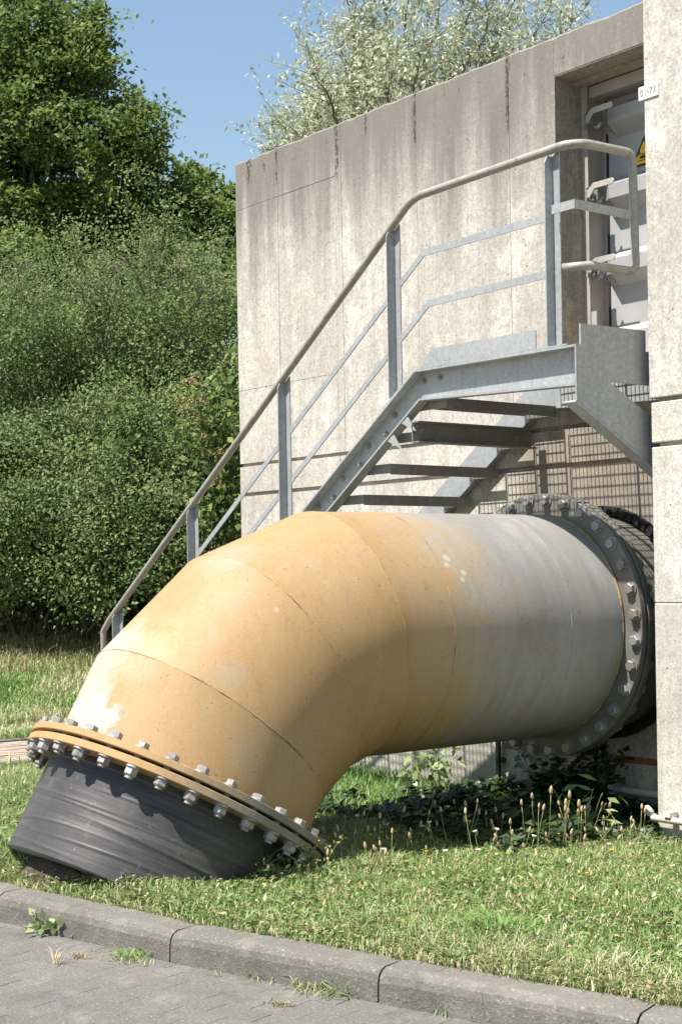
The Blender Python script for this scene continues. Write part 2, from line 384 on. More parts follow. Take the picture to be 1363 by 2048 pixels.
def ground_mat(name, cols, scale=3.0, bump=.5):
    k = NT(name); a = k.noise(scale, 7, .7); b = k.noise(scale * 14, 5, .7)
    c = k.ramp(a, [(.32, cols[0]), (.5, cols[1]), (.68, cols[2])]); c = k.mix(k.ramp(b, [(.35, .6), (.6, 0)]), c, tuple(q * .4 for q in cols[0]))
    return k.bsdf(c, .95, 0, k.bump(b, bump, .02), .15)
M_SOIL = ground_mat('lawn_soil', ((.065, .075, .026), (.12, .12, .05), (.20, .16, .09)))
M_BANK = ground_mat('bank_soil', ((.050, .055, .02), (.12, .095, .05), (.20, .15, .085)), 1.6)
M_RUBBLE = ground_mat('dry_earth', ((.06, .05, .036), (.11, .09, .068), (.17, .145, .115)), 6)
def paving(name, a, b, sp):
    k = NT(name); n = k.noise(2.5, 6, .65); g = k.noise(110, 3, .75); oi = k.n('ShaderNodeObjectInfo').outputs['Random']
    v = k.voro(85).outputs['Distance']
    geo = k.n('ShaderNodeNewGeometry').outputs['Position']
    pn = k.noise(1.7, 6, .65, geo)
    c = k.mix(pn, a, b); c = k.mix(k.math('MULTIPLY', oi, .22), c, tuple(q * .75 for q in a))
    gw = k.noise(95, 3, .75, geo)
    c = k.mix(k.ramp(gw, [(.58, 0), (.72, .75)]), c, sp); c = k.mix(k.ramp(gw, [(.28, .6), (.44, 0)]), c, tuple(q * .35 for q in a))
    c = k.mix(k.ramp(k.noise(6, 6, .7, geo), [(.52, 0), (.70, .6)]), c, tuple(q * 1.35 for q in b))
    c = k.mix(k.ramp(k.noise(3.1, 7, .75, geo), [(.55, 0), (.68, .55)]), c, tuple(q * .62 for q in a))
    c = k.mix(k.ramp(k.noise(16, 6, .7, geo), [(.60, 0), (.72, .4)]), c, (.20, .155, .10))
    return k.bsdf(c, .9, 0, k.bump(gw, .75, .006), .25)
M_PAVER = paving('grey_concrete_paver', (.115, .107, .098), (.172, .159, .143), (.40, .385, .36))
M_JOINT = (lambda k: k.bsdf(k.ramp(k.noise(25, 5, .7), [(.35, (.12, .108, .092)), (.65, (.20, .18, .15))]), .95, 0, k.bump(k.noise(70, 3), .5, .006), .2))(NT('sandy_joint_fill'))
M_KERB = paving('worn_concrete_kerb', (.120, .110, .096), (.190, .174, .152), (.42, .40, .36))
M_BRICK = paving('clinker_path_brick', (.26, .20, .155), (.37, .30, .24), (.5, .44, .38))

def leaf_mat(name, stops, transl=.35, rough=.5, spec=.35):
    k = NT(name); c = k.ramp(k.attr('rnd'), stops)
    b = k.n('ShaderNodeBsdfPrincipled'); k.l(c, b.inputs['Base Color']); b.inputs['Roughness'].default_value = rough; b.inputs['Specular IOR Level'].default_value = spec
    t = k.n('ShaderNodeBsdfTranslucent'); k.l(k.mix(.5, c, (.35, .5, .05), 'MULTIPLY') if False else c, t.inputs['Color'])
    mx = k.n('ShaderNodeMixShader'); mx.inputs[0].default_value = transl
    k.l(b.outputs[0], mx.inputs[1]); k.l(t.outputs[0], mx.inputs[2]); k.l(mx.outputs[0], k.out.inputs[0]); return k.m
M_HEDGE = leaf_mat('hawthorn_leaf', [(0, (.055, .10, .030)), (.45, (.145, .205, .070)), (.85, (.25, .30, .128)), (1, (.32, .29, .16))], .32, .7, .15)
M_MAPLE = leaf_mat('maple_leaf', [(0, (.030, .066, .018)), (.5, (.110, .170, .042)), (1, (.29, .325, .095))], .4, .6, .22)
M_DARKLEAF = leaf_mat('shade_toned_leaf', [(0, (.022, .042, .014)), (.6, (.045, .075, .022)), (1, (.09, .12, .04))], .3)  # shade from the maple crown is put into these darker leaf colours
M_WILLOW = leaf_mat('willow_leaf', [(0, (.27, .31, .17)), (.5, (.46, .49, .30)), (1, (.74, .74, .60))], .4, .4, .5)
M_GRASS = leaf_mat('grass_blade', [(0, (.08, .16, .036)), (.45, (.185, .30, .078)), (.72, (.33, .375, .165)), (.88, (.48, .43, .25)), (1, (.64, .56, .38))], .3)
M_DRYG = leaf_mat('dry_grass', [(0, (.12, .13, .04)), (.4, (.24, .19, .085)), (1, (.44, .34, .18))], .25)
M_BROAD = leaf_mat('broad_weed_leaf', [(0, (.11, .18, .05)), (.6, (.22, .30, .11)), (1, (.42, .47, .24))], .3, .4, .5)
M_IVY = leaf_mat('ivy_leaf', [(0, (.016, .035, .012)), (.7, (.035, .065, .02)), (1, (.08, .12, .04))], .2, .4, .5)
M_TANFL = leaf_mat('tan_flower', [(0, (.24, .17, .06)), (1, (.46, .36, .18))], .2)
M_SEED = solid('straw_seed_head', (.42, .31, .19), .8, .2); M_STEM = solid('straw_stem', (.24, .24, .10), .7, .2)
M_YFL = solid('yellow_flower', (.70, .45, .03), .6, .2); M_WFL = solid('white_flower', (.72, .68, .56), .7, .2)
M_BARK = (lambda k: k.bsdf(k.ramp(k.noise(14, 6, .7), [(.35, (.05, .042, .03)), (.65, (.13, .11, .085))]), .9, 0, k.bump(k.noise(30, 4), .6, .02)))(NT('bark'))
M_WBARK = solid('willow_bark', (.16, .145, .105), .85, .2)
M_DEAD = solid('dead_twig', (.22, .19, .14), .9, .2)

# ================================================================== LARGE STRUCTURE
def gz(x, y):
    """ground height of the lawn: level by the kerb, falling a little to the wall, rising to a bank behind"""
    dep = fwd.x * x + fwd.y * y
    z = -0.11 * max(0.0, min(1.0, (y - 4.3) / 2.0))
    if x < -7.5: z *= max(0.0, 1 - (-7.5 - x) / 1.5)
    if -8 < x < -4 and y < 4.2: z += .10 * math.exp(-((x + 6.05) ** 2 / .60 + (y - 3.10) ** 2 / .045)) * min(1.0, max(0.0, (y - kerb_y(x) - .13) / .16))
    if dep > 12.8: z += 0.62 * min(1, (dep - 12.8) / 4.6) ** 1.3
    if dep > 17.4: z += 0.30 * (dep - 17.4)
    return z
# kerb front line at road level (gently curving), from the picture's left to its right
KF = [(-9.2, 2.33), (-7.9, 2.47), (-6.86, 2.57), (-5.80, 2.722), (-4.735, 2.905), (-3.825, 3.143), (-2.925, 3.375), (-2.0, 3.66), (-1.1, 3.98)]
KW = 0.125
def kerb_norm(i):
    a = Vector(KF[max(0, i - 1)]); b = Vector(KF[min(len(KF) - 1, i + 1)]); d = (b - a).normalized(); return Vector((-d.y, d.x))
def kerb_y(x):
    for (x0, y0), (x1, y1) in zip(KF[:-1], KF[1:]):
        if x0 <= x <= x1: return y0 + (y1 - y0) * (x - x0) / (x1 - x0)
    return KF[0][1] + .11 * (x - KF[0][0]) if x < KF[0][0] else KF[-1][1] + .33 * (x - KF[-1][0])

# one far ground sheet, then road, lawn and bank in front of the camera
GV, GF = [], []
gx = np.concatenate([np.linspace(-400, -30, 12), np.arange(-29, -9.9, .8), np.arange(-9.6, 3, .3), np.linspace(4, 400, 10)])
gy_ = np.concatenate([np.linspace(0, 1, 26), np.linspace(1.06, 60, 40) ** 1.0])
for x in gx:
    y0 = kerb_y(max(-12, min(3, x))) + KW * .9
    for t in gy_:
        y = y0 + (6.0 * t if t <= 1 else 6.0 + (t - 1) * 6.6)
        GV.append((x, y, max(-.2, min(gz(x, y), 9)) - .008))
ny = len(gy_)
for i in range(len(gx) - 1):
    for j in range(ny - 1): GF.append((i * ny + j, (i + 1) * ny + j, (i + 1) * ny + j + 1, i * ny + j + 1))
lawn = link('lawn', pydata('lawn', GV, GF, True), M_SOIL); tag(lawn, kind='structure')
rx = [-400.0, -12.0] + [float(q) for q in np.arange(-9.2, -1.0, .3)] + [3.0, 400.0]
RV = [(q, -300, -.1188) for q in rx] + [(q, kerb_y(max(-12, min(3, q))) + .03, -.1188) for q in rx]
road = link('road', pydata('road', RV, [(i, i + 1, len(rx) + i + 1, len(rx) + i) for i in range(len(rx) - 1)]), M_JOINT)
tag(road, kind='structure')
# pavers: stretcher rows along the kerb, each stone an object
kd = Vector((1.0, .235, 0)).normalized(); kn = Vector((-kd.y, kd.x, 0))
PL, PW = .20, .10
def paver_mesh():
    m = MB(); a, b, h, e = PL / 2 - .0008, PW / 2 - .0008, .03, .0017
    v = [(-a, -b, -h), (a, -b, -h), (a, b, -h), (-a, b, -h), (-a, -b, -e), (a, -b, -e), (a, b, -e), (-a, b, -e), (-a + e, -b + e, 0), (a - e, -b + e, 0), (a - e, b - e, 0), (-a + e, b - e, 0)]
    m.add(v, [(0, 1, 5, 4), (1, 2, 6, 5), (2, 3, 7, 6), (3, 0, 4, 7), (4, 5, 9, 8), (5, 6, 10, 9), (6, 7, 11, 10), (7, 4, 8, 11), (8, 9, 10, 11)])
    return m.mesh('paver')
pm = paver_mesh(); pm.materials.append(M_PAVER)
org = Vector((-4.4, 2.95, -.1165)); cand = []
ang = math.atan2(kd.y, kd.x)
for r in range(-26, 12):
    for c in range(-30, 30):
        p = org + kd * (c * PL + (PL / 2 if r % 2 else 0)) + kn * (r * PW)
        if p.y > kerb_y(p.x) - .01: continue
        q = p - Vector((0, 0, CZ)); d = q.dot(fwd)
        if d < 1.5: continue
        px = 681.5 + F_PX * q.dot(rgt) / d; py = 1148 - F_PX * q.dot(upv) / d
        inside = -140 < px < 1500 and py < 2120
        cand.append((d if inside else 100 + d, p))
cand.sort(key=lambda a: a[0])
far = MB()
for i, (d, p) in enumerate(cand):
    j = random.Random(i); mw = Matrix.Translation(p + Vector((0, 0, j.uniform(-.0008, .0008)))) @ Matrix.Rotation(ang + j.uniform(-.006, .006), 4, 'Z') @ Matrix.Rotation(j.uniform(-.002, .002), 4, 'X')
    if i < 300: link('paver', pm, None, road, mw)
    elif d < 100 + 9:
        far.add([mw @ v.co for v in pm.vertices], [tuple(f.vertices) for f in pm.polygons])
fo = far.build('paver_field', M_PAVER, road); fo['kind'] = 'stuff'

kerb = thing('kerb', None, None, (-4.7, 2.9, -.12), kind='structure')
def kerb_stone(i):
    p0, p1 = Vector(KF[i]), Vector(KF[i + 1]); d = (p1 - p0).normalized(); p0 = p0 + d * .004; p1 = p1 - d * .004
    n0, n1 = kerb_norm(i), kerb_norm(i + 1)
    prof = [(-.014, -.14), (-.011, -.045), (-.004, -.022), (.008, -.009), (.026, .0), (KW, .002), (KW, -.14)]
    m = MB(); N = 14; v = []; L = len(prof)
    for k in range(N + 1):
        t = k / N; p = p0.lerp(p1, t); n = n0.lerp(n1, t)
        for a, z in prof:
            jit = mnoise.noise(Vector((p.x * 9, a * 30, i * 3.1 + z * 20))) * .004
            q = p + n * (a + jit); v.append((q.x, q.y, z + jit * .6 - (.006 if k in (0, N) and z > -.1 else 0)))
    f = [(k * L + j, (k + 1) * L + j, (k + 1) * L + j + 1, k * L + j + 1) for k in range(N) for j in range(L - 1)]
    f += [tuple(range(L)), tuple(N * L + j for j in range(L - 1, -1, -1))]
    m.add(v, f); m.build('kerb_stone', M_KERB, kerb)
for i in range(len(KF) - 1): kerb_stone(i)

# brick path that leads from the road to the foot of the stair
path = link('path', pydata('path', [(-10.98, 2.2, .004), (-9.72, 2.2, .004), (-9.72, 6.4, .004), (-10.98, 6.4, .004)], [(0, 1, 2, 3)]), M_JOINT); tag(path, kind='structure')
bm_ = MB(); a, b = .0975, .0475
bm_.add([(-a, -b, -.02), (a, -b, -.02), (a, b, -.02), (-a, b, -.02), (-a, -b, 0), (a, -b, 0), (a, b, 0), (-a, b, 0)], [(4, 5, 6, 7), (0, 1, 5, 4), (1, 2, 6, 5), (2, 3, 7, 6), (3, 0, 4, 7)])
bme = bm_.mesh('brick'); bme.materials.append(M_BRICK)
for r in range(11):
    for c in range(13):
        y = 4.05 + c * .2 + (.1 if r % 2 else 0); x = -10.88 + r * .106
        link('brick', bme, None, path, Matrix.Translation((x, y, .020 + random.uniform(-.003, .003))) @ Matrix.Rotation(math.pi / 2 + random.uniform(-.02, .02), 4, 'Z'))
for x in (-11.03, -9.67):
    e = MB().box((x - .04, 2.2, -.1), (x + .04, 6.4, .03)).build('path_edging', M_KERB, path, .008)
strip = link('sand_strip', pydata('sand_strip', [(-12.15, 2.5, .012), (-11.75, 2.5, .012), (-11.75, 6.4, .012), (-12.15, 6.4, .012)], [(0, 1, 2, 3)]), M_JOINT); tag(strip, kind='structure')

# ------------------------------------------------------------------ concrete building
bld = thing('concrete_building', 'weathered concrete building with stepped-out corner pier and raised steel door', 'building', (-7.3, 6.9, 0))
G = .0015
def panel(x0, x1, z0, z1, y0=6.5, depth=.03, mat=M_CON, name='wall_panel', jit=True, gap=G):
    j = random.uniform(-.0012, .0012) if jit else 0
    m = MB(); N = max(2, int((x1 - x0) / .06)); rough_top = z1 > 4.3
    if not rough_top:
        m.box((x0 + gap, y0 + j, z0 + gap), (x1 - gap, y0 + depth, z1 - gap))
    else:   # chipped top edge
        v = []; xs = np.linspace(x0 + gap, x1 - gap, N + 1)
        for x in xs:
            e = mnoise.noise(Vector((x * 5, 1, 0))) * .010 + mnoise.noise(Vector((x * 17, 3, 0))) * .006
            ch = max(0, mnoise.noise(Vector((x * 9, 7, 2)))) * .018 + .004
            v += [(x, y0 + j, z0 + gap), (x, y0 + j, z1 - .012 + e - ch), (x, y0 + .012 + ch, z1 + e), (x, y0 + depth, z1 + e), (x, y0 + depth, z0 + gap)]
        f = [(i * 5 + a, (i + 1) * 5 + a, (i + 1) * 5 + (a + 1) % 5, i * 5 + (a + 1) % 5) for i in range(N) for a in range(5)]
        f += [tuple(range(5)), tuple(N * 5 + a for a in range(4, -1, -1))]; m.add(v, f)
    return m.build(name, mat, bld)
XL, XO, ZT = -9.49, -6.154, 4.455
cols_ = [XL, -8.946, -8.257, -8.189, -7.394, -6.535, XO]
Zlow, Zg2, Zg1 = 1.905, 1.925, 2.152
for i in range(6):
    x0, x1 = cols_[i], cols_[i + 1]
    if i < 2:
        for z0, z1 in ((Zg1, 2.71), (2.71, 4.09), (4.09, ZT)): panel(x0, x1, z0, z1)
    else: panel(x0, x1, Zg1, ZT)
panel(XO, -4.0, 4.222, ZT, gap=0, jit=False, name='lintel')
panel(XO, -4.0, Zg1, 2.56, gap=0, jit=False, name='door_sill')
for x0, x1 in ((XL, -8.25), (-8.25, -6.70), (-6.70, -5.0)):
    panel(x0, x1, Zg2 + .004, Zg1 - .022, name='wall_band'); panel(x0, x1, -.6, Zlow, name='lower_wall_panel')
# structural body behind the facing: left, lintel and door surround
m = MB(); m.box((XL + .004, 6.53, -.6), (XO, 9.2, ZT - .02)).box((XO, 6.53, 4.222), (1.8, 9.2, ZT - .02)).box((XO, 6.53, -.6), (1.8, 9.2, 2.558)).box((XO, 7.0, 2.558), (1.8, 9.2, 4.222))
m.build('wall_core', M_CON, bld)
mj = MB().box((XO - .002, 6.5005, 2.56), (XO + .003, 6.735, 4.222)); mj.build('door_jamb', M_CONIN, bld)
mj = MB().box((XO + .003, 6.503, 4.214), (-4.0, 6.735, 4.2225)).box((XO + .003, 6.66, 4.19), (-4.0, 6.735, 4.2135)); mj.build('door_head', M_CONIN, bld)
# corner pier standing half a metre proud of the wall
PX0, PY = -5.045, 6.0
def pier(z0, z1, name, inset=0):
    m = MB(); m.box((PX0 + inset, PY + inset, z0), (1.8, 6.5 - .001, z1)); return m.build(name, M_CON2, bld, .005)
pier(-.6, 1.1235, 'pier_block'); pier(1.125, 1.92, 'pier_block'); pier(1.942, 2.148, 'pier_block'); pier(2.17, 4.46, 'pier_block', -.006)
MB().box((PX0 + .03, PY + .03, -.6), (1.78, 6.49, 4.4)).build('pier_core', M_CON2, bld)

# steel door in the opening
door = MB().box((-6.118, 6.88, 2.56), (-4.4, 6.93, 4.19)).build('steel_door', M_DOOR, bld)
fr = MB().box((XO + .003, 6.735, 2.56), (-6.118, 6.93, 4.20)).box((XO + .0035, 6.727, 2.56), (-6.105, 6.7345, 4.20)).box((-6.118, 6.75, 4.12), (-4.4, 6.879, 4.19)).build('door_frame', M_FRAME, bld)
RIBZ = [2.655, 3.10, 3.545, 3.99]
def rib(z):
    prof = [(6.879, z + .10), (6.79, z + .045), (6.79, z - .04), (6.879, z - .105)]
    m = MB(); m.v = []; xs = [(-6.085, .5), (-6.00, 1.0), (-4.4, 1.0)]
    v = []
    for x, k in xs:
        for y, zz in prof: v.append((x, 6.879 - (6.879 - y) * (k if k == 1 else .25), z + (zz - z) * (1 if k == 1 else .75)))
    f = [(i * 4 + a, (i + 1) * 4 + a, (i + 1) * 4 + a + 1, i * 4 + a + 1) for i in range(2) for a in range(3)] + [(0, 1, 2, 3), (11, 10, 9, 8)]
    m.add(v, f); m.build('door_rib', M_DOOR, door)
def latch(z):
    y = 6.735
    m = MB().box((-6.112, y - .03, z - .045), (-6.098, y + .05, z + .045)).box((-6.098, y - .028, z - .03), (-6.05, y - .02, z + .03)).box((-6.098, y + .01, z - .03), (-6.05, y + .018, z + .03))
    m.tube([(-6.07, y - .04, z), (-6.07, y + .03, z)], .011, 10).tube([(-6.09, y - .045, z - .02), (-6.09, y - .02, z - .02)], .009, 6)
    m.tube([(-6.06, y - .005, z - .045), (-6.02, y - .005, z - .055), (-6.0, y + .0, z - .03)], .011, 8)
    m.build('latch_bracket', M_BOLT, door)
    # hand lever: flat plate rounded at its free end
    pts = [(-6.08, z - .02), (-6.06, z - .03), (-6.02, z + .018), (-5.885, z + .018)]
    pts += [(-5.885 + .018 * math.sin(t), z + .036 - .018 * math.cos(t)) for t in np.linspace(.3, 2.8, 7)]
    pts += [(-5.885, z + .054), (-6.03, z + .054), (-6.072, z + .02)]
    MB().prism(pts, 1, y - .052, y - .044).build('lever_handle', M_FRAME, door, .002)
for z in RIBZ: rib(z)
for z in RIBZ[1:]: latch(z - .01)
MB().box((-6.10, 6.73, 2.56), (-6.06, 6.74, 2.84)).build('frame_strip', M_DOOR, door)
ml = MB()
ml.box((-6.09, 6.874, 2.56), (-6.075, 6.8795, 4.12)); ml.build('rubber_seal', M_RUBBER, door)

# number plate on the pier's edge
npl = thing('number_plate', 'small white plate reading 01-73 on the pier edge beside the door', 'sign', (-5.015, PY - .01, 3.73))
MB().box((-5.082, PY - .013, 3.699), (-4.952, PY - .0065, 3.769)).build('plate', M_WHITE, npl, .003)
def text_obj(s, size, loc, mat, parent, name):
    cu = bpy.data.curves.new(name, 'FONT'); cu.body = s; cu.size = size; cu.align_x = 'CENTER'; cu.align_y = 'CENTER'; cu.extrude = .0006
    tmp = bpy.data.objects.new('t', cu); col.objects.link(tmp); dg = bpy.context.evaluated_depsgraph_get(); dg.update()
    me = bpy.data.meshes.new_from_object(tmp.evaluated_get(dg)); bpy.data.objects.remove(tmp); me.name = name; me.materials.clear()
    return link(name, me, mat, parent, Matrix.Translation(loc) @ Matrix.Rotation(math.pi / 2, 4, 'X'))
text_obj('01 73', .047, (-5.017, PY - .0145, 3.734), M_GREYTXT, npl, 'lettering')
MB().box((-5.0215, PY - .0152, 3.730), (-5.0125, PY - .0136, 3.739)).build('dot', M_GREYTXT, npl)

# warning triangle on the door (crushed-hand pictogram)
ws = thing('warning_sign', 'yellow triangular crushed-hand warning sticker on the grey steel door', 'sign', (-5.80, 6.875, 3.74))
cx, zb, hs = -5.800, 3.672, .165
MB().prism([(cx - hs / 1.73 - .006, zb), (cx + hs / 1.73 + .006, zb), (cx, zb + hs + .006)], 1, 6.8755, 6.8785).build('sign_border', M_BLK, ws)
k2 = .80
MB().prism([(cx - hs / 1.73 * k2, zb + .012), (cx + hs / 1.73 * k2, zb + .012), (cx, zb + .012 + hs * k2)], 1, 6.8735, 6.875).build('sign_field', M_YEL, ws)
pg = MB(); yy0, yy1 = 6.8715, 6.873
pg.box((cx - .045, yy0, zb + .030), (cx + .05, yy1, zb + .034)).box((cx - .045, yy0, zb + .066), (cx + .02, yy1, zb + .070))
pg.prism([(cx - .012, zb + .042), (cx + .05, zb + .040), (cx + .05, zb + .062), (cx - .010, zb + .060), (cx - .03, zb + .056), (cx - .03, zb + .052), (cx - .014, zb + .052), (cx - .032, zb + .048), (cx - .032, zb + .044)], 1, yy0, yy1)
pg.box((cx - .034, yy0, zb + .078), (cx - .030, yy1, zb + .10)).prism([(cx - .040, zb + .082), (cx - .024, zb + .082), (cx - .032, zb + .072)], 1, yy0, yy1)
pg.build('pictogram', M_BLK, ws)

# pale conduit along the pier foot, drain tube and bar on the shaded wall
cd = thing('conduit', 'pale horizontal conduit clipped to the foot of the concrete pier', 'conduit', (-4.2, 5.95, .03))
MB().tube([(-5.04, 5.955, .03), (-3.0, 5.955, .03)], .018, 12).build('tube', M_CONDUIT, cd)
for x in (-4.93, -4.2):
    MB().box((x - .02, 5.93, .045), (x + .02, 5.995, .075)).build('clip', M_CONDUIT, cd, .003)
MB().tube(round_path([(-5.04, 5.955, .055), (-5.075, 5.955, .085), (-5.10, 5.975, .06), (-5.08, 5.99, .03), (-5.045, 5.99, .035)], .02), .012, 8).build('eye_fitting', M_CONDUIT, cd)
dp = thing('drain_tube', 'pale tube running along the shaded wall below the pipe', 'tube', (-5.5, 6.47, .05))
MB().tube([(-5.86, 6.46, .055), (-5.0, 6.46, .052)], .022, 12).build('tube', M_CONDUIT, dp)
for x in (-5.75, -5.2): MB().box((x - .012, 6.43, .028), (x + .012, 6.499, .08)).build('clip', M_CONDUIT, dp)
br = thing('steel_bar', 'thin dark upright steel bar against the wall under the pipe', 'bar', (-6.683, 6.46, -.15))
MB().box((-6.695, 6.452, -.2), (-6.671, 6.476, .55)).build('bar', M_DARKST, br)
for z in (.12, .42): MB().box((-6.715, 6.47, z), (-6.651, 6.4985, z + .03)).build('bracket', M_DARKST, br)
rb_ = thing('rust_strip', 'rust-brown flat strip along the shaded wall behind the pipe', 'strip', (-6.0, 6.49, .22))
MB().box((-6.66, 6.494, .205), (-5.0, 6.4985, .243)).build('strip', M_RUSTBAND, rb_)

# ------------------------------------------------------------------ steel stair
st = thing('steel_staircase', 'galvanised steel staircase with handrail and grating landing at the raised door', 'staircase', (-9.8, 5.95, 0))
T1, B1 = (-6.303, 2.428), (-6.265, 2.256)
SLOPE = .692
TL0 = (T1[0] - T1[1] / SLOPE, 0.0); BL0 = (B1[0] - B1[1] / .685, 0.0)
TR, BR = (-5.10, 2.416), (-5.10, 2.213)
def stringer(yw, side, name, mat):
    """side -1: flanges toward the camera, +1: toward the wall"""
    m = MB(); t = .008
    a, b = (yw, yw + t)
    m.prism([TL0, T1, B1, BL0], 1, a, b); m.prism([T1, TR, BR, B1], 1, a, b)
    y0, y1 = (yw - .062, yw - .0005) if side < 0 else (yw + t + .0005, yw + .057)
    def strip(p, q, dz):
        m.prism([p, q, (q[0], q[1] + dz), (p[0], p[1] + dz)], 1, y0, y1)
    strip(TL0, T1, -.012); strip(T1, TR, -.011); strip(BL0, B1, .012); strip(B1, BR, .011)
    return m.build(name, mat, st)
so_ = stringer(5.56, -1, 'stringer', M_GALV)
si_ = stringer(6.440, 1, 'stringer', M_GALV)
# stringer bolts: ring washer and hexagon nut
sb = MB(); sb.tube([(0, 0, 0), (0, -.004, 0)], .019, 14, sm=False).tube([(0, -.004, 0), (0, -.014, 0)], .0115, 6, sm=False).tube([(0, -.014, 0), (0, -.024, 0)], .007, 8, sm=False)
sbm = sb.mesh('bolt'); sbm.materials.append(M_BOLT)
for x, z in [(-6.155, 2.375), (-6.288, 2.372), (-6.543, 2.205), (-6.62, 2.10), (-6.783, 2.045), (-6.86, 1.94), (-7.033, 1.872), (-7.12, 1.76), (-7.274, 1.713), (-7.52, 1.53), (-7.77, 1.36), (-8.0, 1.2)]:
    link('bolt', sbm, None, st, Matrix.Translation((x, 5.56, z)))

def grate(m, x0, x1, y0, y1, z, pitch=.0295, h=.030):
    n = int((x1 - x0) / pitch)
    for i in range(n + 1):
        x = x0 + (x1 - x0) * i / n; m.box((x - .0022, y0, z - h), (x + .0022, y1, z))
    k = int((y1 - y0) / .030)
    for i in range(k + 1):
        y = y0 + (y1 - y0) * i / k; m.box((x0, y - .0016, z - .006), (x1, y + .0016, z - .001))
    return m
# treads, from the top one down to the ground
NR = 14; RISE = 2.42 / (NR + .65)
for i in range(NR):
    z = 2.262 - i * .1655; xb = -6.12 - i * .2445; xf = xb - .265
    if z < .04: break
    tr = MB()
    tr.box((xb - .004, 5.572, z - .062), (xb, 6.434, z)); tr.box((xf, 5.572, z - .034), (xf + .012, 6.434, z))
    tr.box((xf + .0125, 5.572, z - .055), (xb - .0045, 5.576, z)); tr.box((xf + .0125, 6.430, z - .055), (xb - .0045, 6.434, z))
    tread = tr.build('tread', M_GALVD, st)
    grate(MB(), xf + .02, xb - .01, 5.577, 6.429, z - .002).build('grating', M_GALVD, tread)
# landing
lg = grate(MB(), -6.09, -5.115, 5.60, 6.49, 2.414); lg.build('landing_grating', M_GALVD, st)
m = MB(); m.box((-6.105, 5.57, 2.36), (-6.098, 6.34, 2.416)).box((-6.09, 5.575, 2.37), (-5.11, 5.582, 2.4155)).box((-5.60, 5.583, 2.345), (-5.59, 6.49, 2.38))
m.build('landing_frame', M_GALVD, st)
# channel beam under the stair with two triangular gussets
m = MB(); m.box((-6.335, 5.50, 2.025), (-6.327, 6.437, 2.145)).box((-6.3265, 5.50, 2.025), (-6.275, 6.437, 2.033)).box((-6.3265, 5.50, 2.137), (-6.275, 6.437, 2.145))
m.build('cross_beam', M_GALVD, st)
for y in (5.515, 5.56):
    pass
for x0, z0 in ((-6.42, 2.12), (-6.545, 2.03)):
    MB().prism([(x0, z0 + .022), (x0 + .05, z0 + .055), (x0 + .115, z0 - .03)], 1, 5.50, 5.508).build('gusset', M_GALV, st)
for y, z in ((5.56, 2.10), (5.60, 2.06), (6.30, 2.09)):
    link('bolt', sbm, None, st, Matrix.Translation((-6.3265, y, z)) @ Matrix.Rotation(math.pi / 2, 4, 'Z'))
# end bracket: plate with step, diagonal brace and its lower flange
outl = [(5.500, 2.14), (5.500, 2.418), (5.535, 2.418), (5.535, 2.522), (6.022, 2.526), (6.022, 2.418), (6.498, 2.418), (6.498, 2.243), (5.735, 2.246)]
br_t = [(5.735, 2.246), (6.498, 1.868), (6.498, 1.60), (5.500, 2.14)]
m = MB(); m.prism(outl, 0, -5.10, -5.090); m.build('end_plate', M_GALV, st)
m = MB(); m.prism(br_t, 0, -5.0995, -5.0905)
m.prism([(5.497, 2.14), (6.498, 1.598), (6.498, 1.586), (5.490, 2.131)], 0, -5.17, -5.0905)
m.prism([(5.735, 2.246), (6.498, 1.868), (6.498, 1.856), (5.735, 2.234)], 0, -5.17, -5.1)
m.build('brace', M_GALV, st)
# toe board along the landing edge
m = MB(); m.prism([(-6.255, 2.430), (-6.16, 2.532), (-5.365, 2.522), (-5.365, 2.424)], 1, 5.500, 5.506); m.build('toe_board', M_GALV, st)
# guardrail: tube, two flat mid rails, five angle posts
yr = 5.535
rail_pts = [(-9.925, yr, .0), (-9.925, yr, .90), (-9.83, yr, .985), (-6.335, yr, 3.400), (-5.17, yr, 3.425), (-5.105, 5.60, 3.427), (-5.10, 5.955, 3.432), (-5.10, 5.965, 2.825), (-5.105, 5.62, 2.822), (-5.21, yr + .005, 2.815)]
MB().tube(round_path(rail_pts, [0, .05, .1, .30, .10, .12, .05, .055, .14, 0], 7), .0225, 16).build('handrail', M_RAIL, st)
def flat(pts, y, h, t, name):
    m = MB()
    for (x0, z0), (x1, z1) in zip(pts[:-1], pts[1:]):
        m.prism([(x0, z0 - h / 2), (x1, z1 - h / 2), (x1, z1 + h / 2), (x0, z0 + h / 2)], 1, y, y + t)
    return m.build(name, M_GALV, st)
flat([(-9.66, 3.088 - .690 * 3.38), (-6.28, 3.088), (-5.25, 3.098)], 5.562, .040, .008, 'mid_rail')
flat([(-9.66, 2.800 - .690 * 3.415), (-6.245, 2.800), (-5.25, 2.810)], 5.562, .040, .008, 'mid_rail')
m = MB(); m.box((-5.25, 5.512, 3.09), (-5.095, 5.52, 3.135)).box((-5.103, 5.5205, 3.09), (-5.095, 5.95, 3.135)); m.build('return_rail', M_GALV, st)
def post(x, z0, z1, cut):
    m = MB()
    m.prism([(5.503, z0), (5.568, z0), (5.568, z1), (5.525, z1), (5.503, z1 - cut)], 0, x, x + .007)
    m.prism([(x + .0075, z0), (x + .052, z0), (x + .052, z1 + (.03 if cut < .05 else 0)), (x + .0075, z1)], 1, 5.561, 5.568)
    m.build('post', M_GALV, st)
def top_z(x): return 3.400 - .691 * (-6.335 - x) if x < -6.335 else 3.40
def str_z(x): return T1[1] - SLOPE * (T1[0] - x) if x < T1[0] else 2.42
